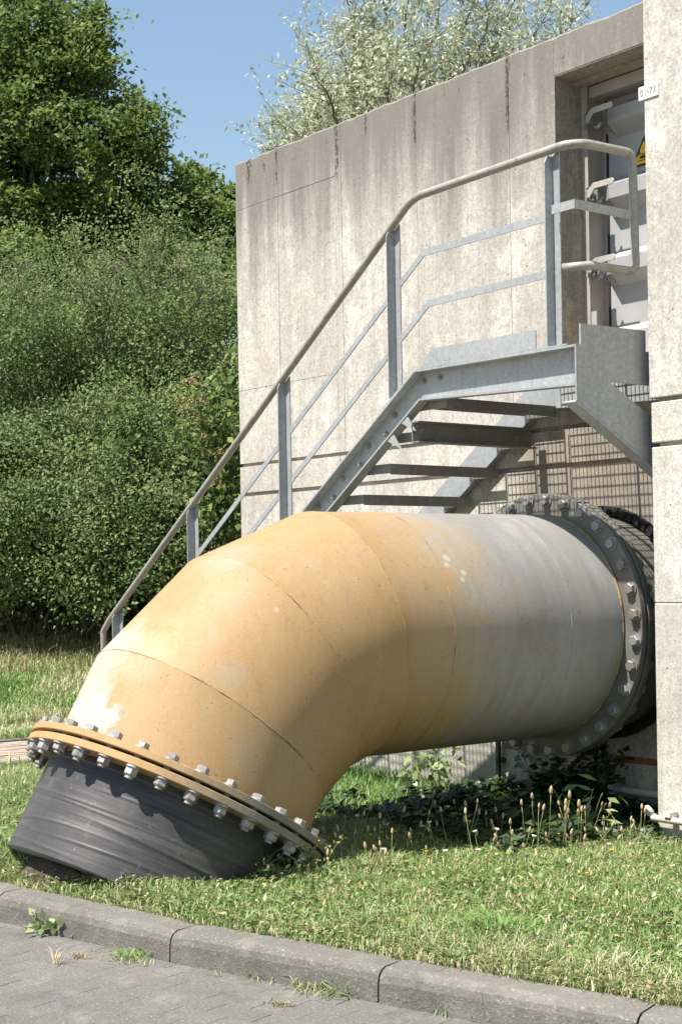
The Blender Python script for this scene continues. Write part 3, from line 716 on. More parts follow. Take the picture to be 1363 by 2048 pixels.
for x in (-9.735, -8.69, -7.612, -6.535, -5.292):
    post(x, str_z(x) + (.028 if x < -6.4 else .012), top_z(x) - .006, .04)
    if x < -6.4:
        z = str_z(x); m = MB(); m.prism([(x - .055, z - .055 * SLOPE + .001), (x + .12, z + .12 * SLOPE + .001), (x + .12, z + .12 * SLOPE + .009), (x - .055, z - .055 * SLOPE + .009)], 1, 5.499, 5.572)
    else:
        m = MB(); m.box((x - .09, 5.499, 2.4185), (x + .14, 5.572, 2.4265))
    m.build('base_plate', M_GALV, st)

# ------------------------------------------------------------------ the big elbow pipe
RP, RF, RB = .61, .7275, .690
P = [Vector((-5.849, 5.993, .9975)), Vector((-5.849, 4.503, .9975))]
DI = [Vector((0, -math.cos(math.radians(a)), -math.sin(math.radians(a)))) for a in (0, 20, 40, 60)]
L_ = 2 * 1.11 * math.tan(math.radians(10))
P.append(P[1] + DI[1] * L_); P.append(P[2] + DI[2] * .435); P.append(P[3] + DI[3] * .305)
def ring(c, d, r, n=96):
    e1 = Vector((1, 0, 0)); e2 = d.cross(e1).normalized()
    return [c + (e1 * math.cos(2 * math.pi * k / n) + e2 * math.sin(2 * math.pi * k / n)) * r for k in range(n)]
def mitre(i, r=RP, n=96):
    rr = ring(P[i], DI[i], r, n); b = (DI[i - 1] + DI[i]).normalized()
    return [q + DI[i] * ((P[i] - q).dot(b) / DI[i].dot(b)) for q in rr]
def tube_between(r0, r1, steps, name, mat, parent):
    n = len(r0); v = []; f = []
    for s_ in range(steps + 1):
        t = s_ / steps; v += [a.lerp(b, t) for a, b in zip(r0, r1)]
    for s_ in range(steps):
        for k in range(n): f.append((s_ * n + k, s_ * n + (k + 1) % n, (s_ + 1) * n + (k + 1) % n, (s_ + 1) * n + k))
    me = pydata(name, v, f, True); bm = bmesh.new(); bm.from_mesh(me); bmesh.ops.recalc_face_normals(bm, faces=bm.faces); bm.to_mesh(me); bm.free()
    return link(name, me, mat, parent)
elbow = thing('elbow_pipe', 'huge steel elbow pipe, ochre at the bend and bare grey toward the wall', 'pipe', (-5.85, 4.6, .35))
def rings_of(n=96):
    return [ring(P[0] + Vector((0, .045, 0)), DI[0], RP, n), ring(Vector((-5.849, 5.60, .9975)), DI[0], RP, n), ring(Vector((-5.849, 4.80, .9975)), DI[0], RP, n), mitre(1, RP, n), mitre(2, RP, n), mitre(3, RP, n), ring(P[4] + DI[3] * .0, DI[3], RP, n)]
RS = rings_of()
for a, b in zip(RS[:-1], RS[1:]):
    tube_between(a, b, 6, 'pipe_segment', M_PIPE, elbow)
# weld seams: raised uneven beads
for i, rr in enumerate(rings_of(180)[1:6] + [ring(P[4] - DI[3] * .012, DI[3], RP, 180), ring(P[0] + Vector((0, -.01, 0)), DI[0], RP, 180)]):
    c = sum(rr, Vector()) / len(rr); pts = []; rad = []
    for k, q in enumerate(rr + rr[:1]):
        kk = k % 180
        out = (q - c).normalized(); nz = mnoise.noise(Vector((kk * .23, i * 9.1, 0))) + .5 * mnoise.noise(Vector((kk * .9, i * 3.7, 4)))
        base = .0024 if i not in (5, 6) else .006
        pts.append(q - out * (.0012 if i < 5 else 0)); rad.append(max(.0012, base + .0028 * nz))
    MB().tube(pts, rad, 6, cap=False).build('weld_seam', M_WELD if i != 0 else M_PIPE, elbow)
def annulus(c, d, r0, r1, t, n=128):
    """flat ring of thickness t along d"""
    v = []; 
    for rr in (ring(c, d, r0, n), ring(c, d, r1, n), ring(c + d * t, d, r1, n), ring(c + d * t, d, r0, n)): v += rr
    f = [(a * n + k, a * n + (k + 1) % n, ((a + 1) % 4) * n + (k + 1) % n, ((a + 1) % 4) * n + k) for a in range(4) for k in range(n)]
    return MB().add(v, f)
annulus(P[0], Vector((0, 1, 0)), RP - .01, RF, .040).build('flange', M_FL_WALL, elbow, .003)
annulus(P[4], DI[3], RP - .01, RF, .032).build('flange', M_FL_LOW, elbow, .003)
# flange bolts: washer, hexagon head with chamfer, shank
def bolt_mesh(name, mat, head_h=.026, shank=.11, stud=False, bs=.0325):
    m = MB(); m.tube([(0, 0, 0), (0, 0, .007)], .037, 20, sm=False)
    a = bs; hexa = [(a * math.cos(math.radians(60 * k)), a * math.sin(math.radians(60 * k))) for k in range(6)]
    z0, z1, z2 = .007, .007 + head_h - .005, .007 + head_h
    v = [(x, y, z0) for x, y in hexa] + [(x, y, z1) for x, y in hexa] + [(x * .84, y * .84, z2) for x, y in hexa]
    f = [(k, (k + 1) % 6, 6 + (k + 1) % 6, 6 + k) for k in range(6)] + [(6 + k, 6 + (k + 1) % 6, 12 + (k + 1) % 6, 12 + k) for k in range(6)] + [tuple(range(12, 18))]
    m.add(v, f)
    if stud: m.tube([(0, 0, z2 - .002), (0, 0, z2 + .012)], .018, 12, sm=False)
    if shank: m.tube([(0, 0, -shank), (0, 0, 0)], .018, 10)
    me = m.mesh(name); me.materials.append(mat); return me
bm1 = bolt_mesh('bolt', M_BOLT, .024, bs=.030); bm2 = bolt_mesh('bolt', M_BOLTB, .024, bs=.029); bm3 = bolt_mesh('nut', M_BOLTB, .032, 0, True, bs=.0305)
def place_bolts(me, c, d, parent, name, ph=0.0, n=32):
    e1 = Vector((1, 0, 0)); e2 = d.cross(e1).normalized()
    for k in range(n):
        a = 2 * math.pi * (k + .5) / n + ph; u = e1 * math.cos(a) + e2 * math.sin(a)
        z = d; x = u; y = z.cross(x); spin = random.uniform(0, 1.05)
        R_ = Matrix((x, y, z)).transposed().to_4x4() @ Matrix.Rotation(spin, 4, 'Z'); R_ = R_ @ Matrix.Diagonal((random.uniform(.95, 1.04), random.uniform(.95, 1.04), random.uniform(.82, 1.12), 1)); R_.translation = c + u * RB
        link(name, me, None, parent, R_)
place_bolts(bm1, P[0], Vector((0, -1, 0)), elbow, 'bolt')
place_bolts(bm2, P[4], -DI[3], elbow, 'bolt')
# stub that carries the pipe into the wall
stub = thing('wall_pipe_stub', 'short bolted pipe stub between the grey flange and the concrete wall', 'pipe', (-5.849, 6.3, .35))
annulus(P[0] + Vector((0, .056, 0)), Vector((0, 1, 0)), RP - .01, RF, .040).build('flange', M_FL_WALL, stub, .003)
tube_between(ring(P[0] + Vector((0, .08, 0)), Vector((0, 1, 0)), RP), ring(Vector((-5.849, 6.52, .9975)), Vector((0, 1, 0)), RP), 4, 'pipe_body', M_FL_WALL, stub)
bn = bolt_mesh('nut', M_BOLT, .032, 0, True)
place_bolts(bn, P[0] + Vector((0, .0965, 0)), Vector((0, 1, 0)), stub, 'nut')
lk = MB(); lk.box((-.05, -.015, -.024), (.05, .05, .024)).tube([(0, -.034, 0), (0, -.012, 0)], .014, 6, sm=False); lkm = lk.mesh('seal_link'); lkm.materials.append(M_RUBBER)
for k in range(36):
    a = 2 * math.pi * k / 36; u = Vector((math.cos(a), 0, math.sin(a)))
    R_ = Matrix((Vector((-u.z, 0, u.x)), Vector((0, 1, 0)), u)).transposed().to_4x4(); R_.translation = Vector((-5.849, 6.47, .9975)) + u * .642
    link('seal_link', lkm, None, stub, R_)

# black plastic pipe below
A = DI[3]; e1 = Vector((1, 0, 0)); e2 = A.cross(e1).normalized()
B0 = P[4] + A * .046
blk = thing('black_pipe', 'black polyethylene pipe end bolted under the ochre flange, entering the grass', 'pipe', tuple(B0 + A * .5))
annulus(B0, A, RP - .02, RF, .034).build('flange', M_FL_LOW, blk, .003)
LB = .455
MWb = Matrix((e1, e2, A)).transposed().to_4x4(); MWb.translation = B0 + A * .032
NA, NZ = 160, 110; v = []; f = []
rid = [(.13, .9, .0035, 0, 6.3), (.185, 1.2, .005, 3.4, 5.6), (.205, .8, .004, 3.9, 5.9), (.26, 1.4, .006, 3.2, 5.9), (.315, .9, .0045, 3.3, 5.4), (.36, 1.0, .004, 3.9, 6.1), (.42, 1.1, .005, 3.3, 6.0), (.47, .9, .004, 3.0, 6.2)]
for j in range(NZ + 1):
    z = LB * j / NZ
    for k in range(NA):
        a = 2 * math.pi * k / NA; r = RP - .008
        for zc, wd, am, a0, a1 in rid:
            zz = zc + .012 * math.sin(a * 2 + zc * 30); e = math.exp(-((z - zz) / (.0055 * wd)) ** 2)
            r += am * .75 * e * (.5 + .5 * math.sin(a * 3 + zc * 50))
        r += .0025 * mnoise.noise(Vector((math.cos(a) * 2, math.sin(a) * 2, z * 14)))
        if z < .03: r += .006
        v.append((r * math.cos(a), r * math.sin(a), z))
for j in range(NZ):
    for k in range(NA): f.append((j * NA + k, j * NA + (k + 1) % NA, (j + 1) * NA + (k + 1) % NA, (j + 1) * NA + k))
f.append(tuple(NZ * NA + k for k in range(NA)))
link('pipe_body', pydata('pipe_body', v, f, True), M_BLACK, blk, MWb)
place_bolts(bm3, B0 + A * .034, A, blk, 'nut')
# earth-covered sleeve the black pipe stands in
sl_ = thing('buried_sleeve', 'earthy sleeve showing below the edge of the black pipe', 'sleeve', tuple(B0 + A * .8))
v = []; f = []; NA = 96
for j in range(10):
    z = LB + .042 + .5 * j / 9
    for k in range(NA):
        a = 2 * math.pi * k / NA; r = RP - .10 + .015 * mnoise.noise(Vector((math.cos(a) * 5, math.sin(a) * 5, z * 9))) + .010 * mnoise.noise(Vector((math.cos(a) * 14, math.sin(a) * 14, z * 25)))
        q = B0 + A * z + (e1 * math.cos(a) + e2 * math.sin(a)) * r; v.append(q)
for j in range(9):
    for k in range(NA): f.append((j * NA + k, j * NA + (k + 1) % NA, (j + 1) * NA + (k + 1) % NA, (j + 1) * NA + k))
f.append(tuple(range(NA - 1, -1, -1)))
link('sleeve', pydata('sleeve', v, f, True), M_RUBBLE, sl_)

# ================================================================== VEGETATION
def rand_dirs(n): return unit(rng.normal(size=(n, 3)))
def branch_mesh(name, segs, mat, parent):
    m = MB()
    for pts, r0, r1 in segs:
        n = len(pts); m.tube(pts, [r0 + (r1 - r0) * i / (n - 1) for i in range(n)], 6)
    return m.build(name, mat, parent)
def wob(a, b, n=6, amp=.12):
    a = Vector(a); b = Vector(b); L = (b - a).length; out = []
    o = Vector(rng.uniform(-9, 9, 3))
    for i in range(n + 1):
        t = i / n; p = a.lerp(b, t)
        w_ = Vector((mnoise.noise(o + Vector((t * 2.5, 0, 0))), mnoise.noise(o + Vector((0, t * 2.5, 5))), mnoise.noise(o + Vector((3, 0, t * 2.5)))))
        out.append(p + w_ * (amp * L * math.sin(math.pi * min(1, t * .9 + .05)) if i else 0))
    return out

def bush(name, label, cat, px, py_base, dep, rad, h, n, mat, leaf=.047, group='hawthorn bushes massed on the bank', nclump=270, sig=.150, ragged=.42):
    c = at_depth(px, py_base, dep); base = Vector((c.x, c.y, gz(c.x, c.y)))
    root = thing(name, label, cat, tuple(base), group)
    d = rand_dirs(nclump); d[:, 2] = np.abs(d[:, 2]) * 1.30 - .50; d = unit(d)
    lump = np.array([1 + ragged * mnoise.noise(Vector(q * 2.3 + np.array([px * .1, dep, 0]))) + .16 * mnoise.noise(Vector(q * 6 + px)) for q in d])
    depth = 1 - .42 * rng.random(nclump) ** 2.2
    ctr = np.array([base.x, base.y, base.z + h * .44]) + d * np.array([rad, rad, h * .54]) * (lump * depth)[:, None]
    k = rng.integers(0, nclump, n)
    pos = ctr[k] + rng.normal(size=(n, 3)) * sig * np.array([1, 1, .8])
    pos[:, 2] = np.maximum(pos[:, 2], base.z - .1 + .3 * rng.random(n))
    nrm = unit(rand_dirs(n) * .8 + np.array([-.05, -.75, .75])); dirs = rand_dirs(n)
    tone = rng.random(nclump)
    rnd = np.clip(.08 + .52 * tone[k] + .36 * rng.random(n), 0, 1); rnd[rng.random(n) < .010] = 1.0; csz = .75 + .55 * rng.random(nclump)
    me = leaf_mesh('crown', pos, dirs, nrm, leaf * csz[k] * (.7 + .6 * rng.random(n)), leaf * .62 * csz[k] * (.7 + .6 * rng.random(n)), rnd)
    link('crown', me, mat, root)
    segs = []
    for _ in range(7):
        q = ctr[rng.integers(nclump)]; segs.append((wob(base + Vector((rng.normal() * .12, rng.normal() * .12, -.1)), tuple(q)), .035, .008))
    branch_mesh('trunk', segs, M_BARK, root)
    # shoots that break the outline, some bare and pale
    sh = []; lp_ = []
    for _ in range(26):
        i = rng.integers(nclump); q = Vector(ctr[i].tolist()); e = q + Vector((d[i] * np.array([.30, .30, .12]) + np.array([0, 0, .10 + .22 * rng.random()]) + rng.normal(size=3) * .06).tolist())
        pts = wob(q, tuple(e), 5, .12); sh.append((pts, .006, .002))
        for p_ in pts[1:]:
            for _ in range(5): lp_.append((np.array(p_) + rng.normal(size=3) * .025).tolist())
    branch_mesh('shoots', sh, M_DEAD, root)
    lp_ = np.array(lp_); m_ = len(lp_)
    link('shoot_leaves', leaf_mesh('shoot_leaves', lp_, rand_dirs(m_), unit(rand_dirs(m_) * .8 + [0, -.6, .8]), leaf * (.7 + .6 * rng.random(m_)), leaf * .6, .35 + .5 * rng.random(m_)), mat, root)
    return root, ctr

HB = [  # px, base py, depth, radius, height, leaves, label
    (40, 1235, 17.4, 1.35, 2.5, 26000, 'low dense hawthorn bush at the far left foot of the hedge'),
    (190, 1240, 17.2, 1.25, 2.35, 26000, 'rounded hawthorn bush right of the first one above the grass bank'),
    (330, 1225, 17.5, 1.3, 2.6, 26000, 'hawthorn bush behind the foot of the stair handrail'),
    (455, 1210, 18.0, 1.2, 2.7, 20000, 'hawthorn bush half hidden by the left end of the concrete wall'),
    (-30, 1160, 18.9, 1.6, 4.1, 27000, 'tall hawthorn bush cut by the left picture edge'),
    (120, 1160, 18.8, 1.55, 3.75, 30000, 'tall hawthorn bush second in the upper row of the hedge'),
    (265, 1150, 18.9, 1.5, 3.95, 30000, 'tallest hawthorn bush in the middle of the upper hedge with spiky top sprigs'),
    (395, 1150, 19.2, 1.5, 3.9, 28000, 'tall hawthorn bush left of the concrete corner in the upper hedge row'),
    (520, 1150, 19.8, 1.5, 4.1, 12000, 'hawthorn bush mostly behind the concrete wall corner'),
    (-150, 1235, 17.6, 1.4, 2.7, 9000, 'low hawthorn bush beyond the left picture edge, nearest to it'),
    (-300, 1235, 17.8, 1.5, 3.0, 9000, 'low hawthorn bush farthest beyond the left picture edge'),
    (-190, 1160, 19.4, 1.8, 4.3, 11000, 'tall hawthorn bush beyond the left picture edge, in the upper row'),
    (60, 1120, 20.4, 1.6, 4.6, 20000, 'hawthorn bush at the left of the rearmost hedge row'),
    (330, 1120, 20.6, 1.7, 4.9, 22000, 'hawthorn bush rising behind the middle of the hedge'),
]
for px, pb, dep, rad, h, n, lab in HB:
    bush('hawthorn_bush', lab, 'bush', px, pb, dep, rad, h, int(n * 1.45), M_HEDGE)
# pale spiky sprigs on the hedge top
sp = thing('hawthorn_sprigs', 'pale bare-tipped hawthorn sprigs sticking up from the hedge top', 'sprigs', tuple(at_depth(300, 560, 18.3)))
segs = []; lp = []; 
for px, py, dx, dy in [(300, 600, -5, -120), (312, 600, 40, -70), (290, 590, -40, -75), (310, 585, 15, -80), (175, 640, -8, -95), (180, 635, 25, -60), (380, 620, 60, -70), (215, 600, 20, -70), (30, 600, 10, -75), (55, 640, 30, -60), (350, 600, 25, -90)]:
    a = at_depth(px, py, 18.2); b = at_depth(px + dx, py + dy, 18.0); pts = wob(a, b, 7, .10); segs.append((pts, .012, .004))
    for q in pts[2:]:
        for _ in range(3):
            e = q + Vector(rng.normal(size=3)) * .14; segs.append(([q, q.lerp(e, .5) + Vector((0, 0, .01)), e], .005, .002)); lp += [tuple(q.lerp(e, t)) for t in (.3, .5, .7, .85, 1)]
branch_mesh('twigs', segs, M_DEAD, sp); lp = np.array(lp); lp = np.repeat(lp, 3, 0) + rng.normal(size=(len(lp) * 3, 3)) * .025
link('foliage', leaf_mesh('foliage', lp, rand_dirs(len(lp)), unit(rand_dirs(len(lp)) + [0, 0, .8]), .035, .02, .5 + .5 * rng.random(len(lp))), M_HEDGE, sp)

def tree(name, label, base, blobs, n, mat, leaf, trunk_r, spray=62, group=None, sig=.16, ups=.9):
    """blobs: (px, py, depth, rx_px, ry_px, rdepth_m); clumps of leaves fill them unevenly along twigs"""
    root = thing(name, label, 'tree', base, group)
    w_ = np.array([b[3] * b[4] for b in blobs], float); w_ /= w_.sum()
    nc = max(20, n // spray); cl = []; tn = []
    for bi in rng.choice(len(blobs), nc, p=w_):
        px, py, dep, rx, ry, rd = blobs[bi]
        d = rand_dirs(1)[0]; r = rng.random() ** .38
        j = 1 + .50 * mnoise.noise(Vector(d * 2.8 + bi * 7.0))
        cl.append(at_depth(px + d[0] * rx * r * j, py + d[2] * ry * r * j, dep + d[1] * rd * r)); tn.append(rng.random())
    cl = np.array([tuple(c) for c in cl]); tn = np.array(tn)
    # each clump is a flat-ish drooping spray
    ax = unit(rand_dirs(nc) * np.array([1, 1, .45]) + np.array([0, 0, .30])); ll = sig * (2.4 + 5.0 * rng.random(nc) ** 1.5)
    k = rng.integers(0, nc, n); t = rng.random(n)
    pos = cl[k] + ax[k] * (ll[k] * (t - .5))[:, None] + rng.normal(size=(n, 3)) * np.array([1, 1, .6]) * sig * (.95 - .68 * t)[:, None]
    nrm = unit(rand_dirs(n) * .75 + np.array([-.05, -.5, ups])); dirs = unit(ax[k] + rand_dirs(n) * .9 + np.array([0, 0, -.15]))
    rnd = np.clip(.12 + .42 * tn[k] + .42 * rng.random(n), 0, 1)
    link('crown', leaf_mesh('crown', pos, dirs, nrm, leaf * (.7 + .6 * rng.random(n)), leaf * .72 * (.7 + .6 * rng.random(n)), rnd), mat, root)
    segs = []; b = Vector(base); top = Vector(cl.mean(0)); top.z = cl[:, 2].max() - .6
    tk = wob(b, (b.x * .5 + top.x * .5, b.y * .5 + top.y * .5, top.z), 9, .04); segs.append((tk, trunk_r, trunk_r * .15))
    for _ in range(34):
        q = cl[rng.integers(nc)]; s_ = tk[min(9, max(2, int(9 * (.25 + .6 * rng.random()))))]
        if s_.z > q[2] + .8: s_ = tk[2]
        segs.append((wob(s_, tuple(q), 6, .08), trunk_r * .28, .012))
    branch_mesh('trunk', segs, M_BARK, root); return root
def foot(px, dep): c = at_depth(px, 1100, dep); return (c.x, c.y, gz(c.x, c.y) - .1)
tree('maple_tree', 'big broad-leaved maple rising highest at the upper left above the hedge', foot(30, 24),
     [(40, 60, 24, 130, 120, 1.8), (60, 220, 23.5, 150, 130, 2.0), (150, 130, 23.5, 70, 110, 1.2), (185, 80, 23.8, 30, 75, .6), (205, 285, 23, 90, 85, 1.4), (275, 265, 22.8, 48, 70, .9), (290, 320, 23, 40, 45, .7),
      (70, 400, 23, 90, 50, 1.5), (200, 390, 23.2, 110, 60, 1.5), (40, 490, 22.5, 90, 40, 1.2), (-60, 250, 24, 120, 260, 2)], 70000, M_MAPLE, .085, .26)
tree('maple_tree', 'lower maple tree behind the hedge just left of the concrete wall', foot(400, 25),
     [(395, 440, 24, 75, 85, 1.3), (355, 395, 24.2, 40, 55, .8), (440, 470, 24, 45, 70, .9), (460, 430, 24.5, 30, 45, .6), (320, 470, 23.5, 75, 60, 1.2), (425, 540, 23, 80, 50, 1.2), (380, 360, 24.4, 16, 30, .3), (500, 480, 24.5, 40, 60, .8)], 26000, M_MAPLE, .10, .20)
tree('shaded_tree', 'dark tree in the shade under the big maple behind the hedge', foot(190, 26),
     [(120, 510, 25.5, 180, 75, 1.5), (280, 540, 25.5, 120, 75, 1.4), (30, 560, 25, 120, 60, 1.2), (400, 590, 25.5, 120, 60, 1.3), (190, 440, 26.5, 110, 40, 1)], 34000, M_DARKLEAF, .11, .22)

# silvery willow behind the building
def willow():
    dep = 16.6; b = at_depth(830, 1190, dep); base = Vector((b.x, b.y, gz(b.x, b.y) - .1))
    root = thing('willow_tree', 'airy silver-leaved willow rising behind the concrete wall top', 'tree', tuple(base))
    segs = []; pts = []
    tips = [(525, 300), (540, 270), (560, 250), (590, 262), (610, 205), (625, 150), (650, 190), (635, 120), (690, 130), (670, 75), (700, 45), (715, 90), (740, 15), (760, 70), (790, 100), (720, 180), (700, 230), (780, 160), (820, -40), (860, 30), (840, 110), (880, -60), (930, 20), (900, 90), (960, -30), (1000, 40), (980, 100), (1030, 0), (1060, 60), (1100, 10), (1140, 40), (1170, 15), (1120, 75), (940, 110), (860, 170), (650, 260), (600, 280), (760, -60), (690, -20), (1010, -60), (1080, -40)]
    for tx, ty in tips:
        d2 = dep + rng.normal() * .7
        tip = at_depth(tx, ty, d2); mid = at_depth(780 + (tx - 780) * .50 + rng.normal() * 15, 330 + (ty - 330) * .25 + abs(tx - 800) * .10, dep + (d2 - dep) * .5)
        l1 = wob(base, tuple(mid), 5, .05); l2 = wob(tuple(mid), tuple(tip), 8, .09)
        segs.append((l1, .05, .026)); segs.append((l2, .026, .005))
        for q in l2[1:]:
            for _ in range(5):
                e = q + Vector((rng.normal() * .26, rng.normal() * .26, abs(rng.normal()) * .26 + .02))
                tw = wob(q, tuple(e), 3, .1); segs.append((tw, .004, .0015))
                L = (e - q).length
                for t in rng.random(int(3 + 15 * L)): pts.append(tuple(q.lerp(e, .15 + .95 * t)))
    branch_mesh('branches', segs, M_WBARK, root)
    pts = np.array(pts); pts = np.repeat(pts, 2, 0) + rng.normal(size=(len(pts) * 2, 3)) * .035; n = len(pts)
    nrm = unit(rand_dirs(n) + np.array([0, -.3, .6])); dirs = unit(rand_dirs(n) + np.array([0, 0, .35]))
    link('crown', leaf_mesh('crown', pts, dirs, nrm, 0.068 * (.7 + .6 * rng.random(n)), .022 * (.7 + .6 * rng.random(n)), np.clip(rng.random(n) * .9 + .05, 0, 1), .1), M_WILLOW, root)
willow()

# leafy elder with tan flower heads against the wall's left end
def elder():
    c = at_depth(425, 1130, 16.6); base = Vector((c.x, c.y, gz(c.x, c.y)))
    root = thing('elder_shrub', 'broad-leaved shrub with tan flower heads beside the wall\'s left edge', 'shrub', tuple(base))
    pts = []; segs = []; fl = []
    for px, py in [(400, 790), (430, 810), (455, 780), (470, 850), (440, 870), (415, 850), (460, 930), (435, 950), (470, 990), (445, 1010), (420, 900), (475, 720), (455, 1050), (425, 1040)]:
        q = at_depth(px, py, 16.2 + rng.normal() * .15); segs.append((wob(base, tuple(q), 5, .06), .012, .004)); pts += [tuple(q + Vector(rng.normal(size=3)) * .13) for _ in range(60)]
    for px, py in [(372, 800), (395, 835), (408, 870), (385, 760), (450, 905), (418, 905), (440, 970), (400, 800), (365, 815)]:
        q = at_depth(px, py, 16.0); fl.append(np.array([tuple(q + Vector((rng.normal() * .06, rng.normal() * .06, rng.normal() * .03))) for _ in range(70)]))
    branch_mesh('stems', segs, M_BARK, root); pts = np.array(pts); n = len(pts)
    link('foliage', leaf_mesh('foliage', pts, unit(rand_dirs(n) + [0, 0, -.2]), unit(rand_dirs(n) * .6 + [-.1, -.5, .8]), .10 * (.6 + .7 * rng.random(n)), .07 * (.6 + .7 * rng.random(n)), rng.random(n)), M_MAPLE, root)
    for q in fl:
        n = len(q); link('flower_head', leaf_mesh('flower_head', q, rand_dirs(n), rand_dirs(n), .025, .02, rng.random(n)), M_TANFL, root)
elder()

# ------------------------------------------------------------------ grass (nobody could count it)
def blades(name, xy, hgt, wid, mat, rnd, lean=.6):
    n = len(xy); z = np.array([gz(a, b) for a, b in xy]) - .012
    p = np.column_stack([xy, z]); az = rng.random(n) * 2 * math.pi; le = lean * (.3 + rng.random(n))
    dirx = np.column_stack([np.cos(az), np.sin(az), np.zeros(n)]); side = np.column_stack([-np.sin(az), np.cos(az), np.zeros(n)])
    h = hgt[:, None]; w2 = wid[:, None] / 2; le = le[:, None]; upz = np.array([0, 0, 1.])
    m1 = p + dirx * h * le * .35 + upz * h * .6; tip = p + dirx * h * le * 1.0 + upz * h * (1 - .35 * le)
    V = np.stack([p - side * w2, p + side * w2, m1 + side * w2 * .8, m1 - side * w2 * .8, tip + side * w2 * .12, tip - side * w2 * .12], 1).reshape(-1, 3)
    i = np.arange(n)[:, None] * 6
    Q = np.concatenate([i + np.array([[0, 1, 2, 3]]), i + np.array([[3, 2, 4, 5]])], 0)
    return np_mesh(name, V, Q, np.repeat(rnd, 6))
def in_pipe(x, y): return (abs(x + 5.75) < .72) & (y > 3.12) & (y < 3.95)
def scatter(n, x0, x1, y1, back=.0):
    x = rng.uniform(x0, x1, n); ky = np.array([kerb_y(a) for a in x]) + KW + back; y = ky + (y1 - ky) * rng.random(n) ** 1.15
    k = ~((np.abs(x + 5.85) < .50) & (y > 3.30) & (y < 3.95)) & ~((x > -11.0) & (x < -9.62)); return x[k], y[k]
x, y = scatter(190000, -9.6, -1.6, 6.45)
pat = np.array([mnoise.noise(Vector((a * 1.3, b * 1.3, 0))) + .6 * mnoise.noise(Vector((a * 4, b * 4, 3))) for a, b in zip(x, y)])
edge = np.array([b - kerb_y(a) - KW for a, b in zip(x, y)])
dry = np.clip(.5 + .55 * pat + .35 * np.exp(-edge / .12), 0, 1)
rnd = np.clip(rng.random(len(x)) * .62 + .40 * (dry - .35) + (rng.random(len(x)) < .13 + .45 * np.clip(dry - .5, 0, 1)) * .5, 0, 1)
hg = (.030 + .052 * rng.random(len(x)) + .05 * np.clip(pat, 0, 1)) * np.clip(.6 + edge / .35, .6, 1)
g1 = link('grass', blades('grass', np.column_stack([x, y]), hg, .0028 + .0030 * rng.random(len(x)), M_GRASS, rnd, .9), M_GRASS); tag(g1, 'short mown summer grass on the lawn around the pipe', 'grass', kind='stuff')
# taller, lusher growth beyond the pipe
x = rng.uniform(-8.6, -6.3, 9000); y = rng.uniform(5.0, 6.45, 9000)
g2 = link('lush_grass', blades('lush_grass', np.column_stack([x, y]), .06 + .10 * rng.random(9000), .006 + .004 * rng.random(9000), M_GRASS, rng.random(9000) * .6, .8), M_GRASS); tag(g2, 'lusher green grass in the sun behind the pipe', 'grass', kind='stuff')
# broad low leaves mixed into the lawn
x, y = scatter(17000, -8.5, -1.8, 6.3, .03); n = len(x); z = np.array([gz(a, b) for a, b in zip(x, y)])
pos = np.column_stack([x, y, z + .008 + .035 * rng.random(n)])
dirs = unit(np.column_stack([rng.normal(size=n), rng.normal(size=n), .25 + .35 * rng.random(n)])); nrm = unit(rand_dirs(n) * .5 + [0, 0, 1])
bl = link('lawn_weeds', leaf_mesh('lawn_weeds', pos, dirs, nrm, .014 + .026 * rng.random(n) ** 2, .006 + .010 * rng.random(n), rng.random(n), .2), M_BROAD); tag(bl, 'clover and plantain leaves spread through the lawn', 'weeds', kind='stuff')
x, y = scatter(520, -8.0, -1.9, 5.6, .06)
P_, D_, N_, L2, W2, R2 = [], [], [], [], [], []
for a, b in zip(x, y):
    zz = gz(a, b) + .012; big = rng.uniform(.035, .085) * (1.25 if rng.random() < .15 else 1); tone = rng.random()
    for q in range(rng.integers(5, 10)):
        az = rng.random() * 6.283; el = rng.uniform(.15, .95); d = np.array([math.cos(az) * math.cos(el), math.sin(az) * math.cos(el), math.sin(el)])
        h_ = np.array([0, 0, 1.0]) * math.cos(el) - np.array([math.cos(az), math.sin(az), 0]) * math.sin(el); wd = big * rng.uniform(.16, .34)
        P_ += [np.array([a, b, zz]), np.array([a, b, zz]) + d * big * .55]; D_ += [d, d * np.array([1, 1, .2])]; N_ += [h_, h_]; L2 += [big * .75, big * .55]; W2 += [wd, wd * .85]; R2 += [tone * .5 + rng.random() * .5] * 2
rs = link('broad_rosettes', leaf_mesh('broad_rosettes', np.array(P_), np.array(D_), np.array(N_), np.array(L2), np.array(W2), np.array(R2), .15), M_BROAD); tag(rs, 'broad plantain rosettes spread through the lawn', 'weeds', kind='stuff')
x, y = scatter(22000, -8.5, -1.8, 6.3, .0); n = len(x); z = np.array([gz(a, b) for a, b in zip(x, y)])
dl = link('dry_bits', leaf_mesh('dry_bits', np.column_stack([x, y, z + .02 + .03 * rng.random(n)]), unit(rand_dirs(n) * [1, 1, .4]), unit(rand_dirs(n) * .6 + [0, 0, 1]), .014 + .022 * rng.random(n), .005 + .006 * rng.random(n), rng.random(n), .2), M_DRYG); tag(dl, 'dry clippings and faded clover heads in the lawn', 'clippings', kind='stuff')
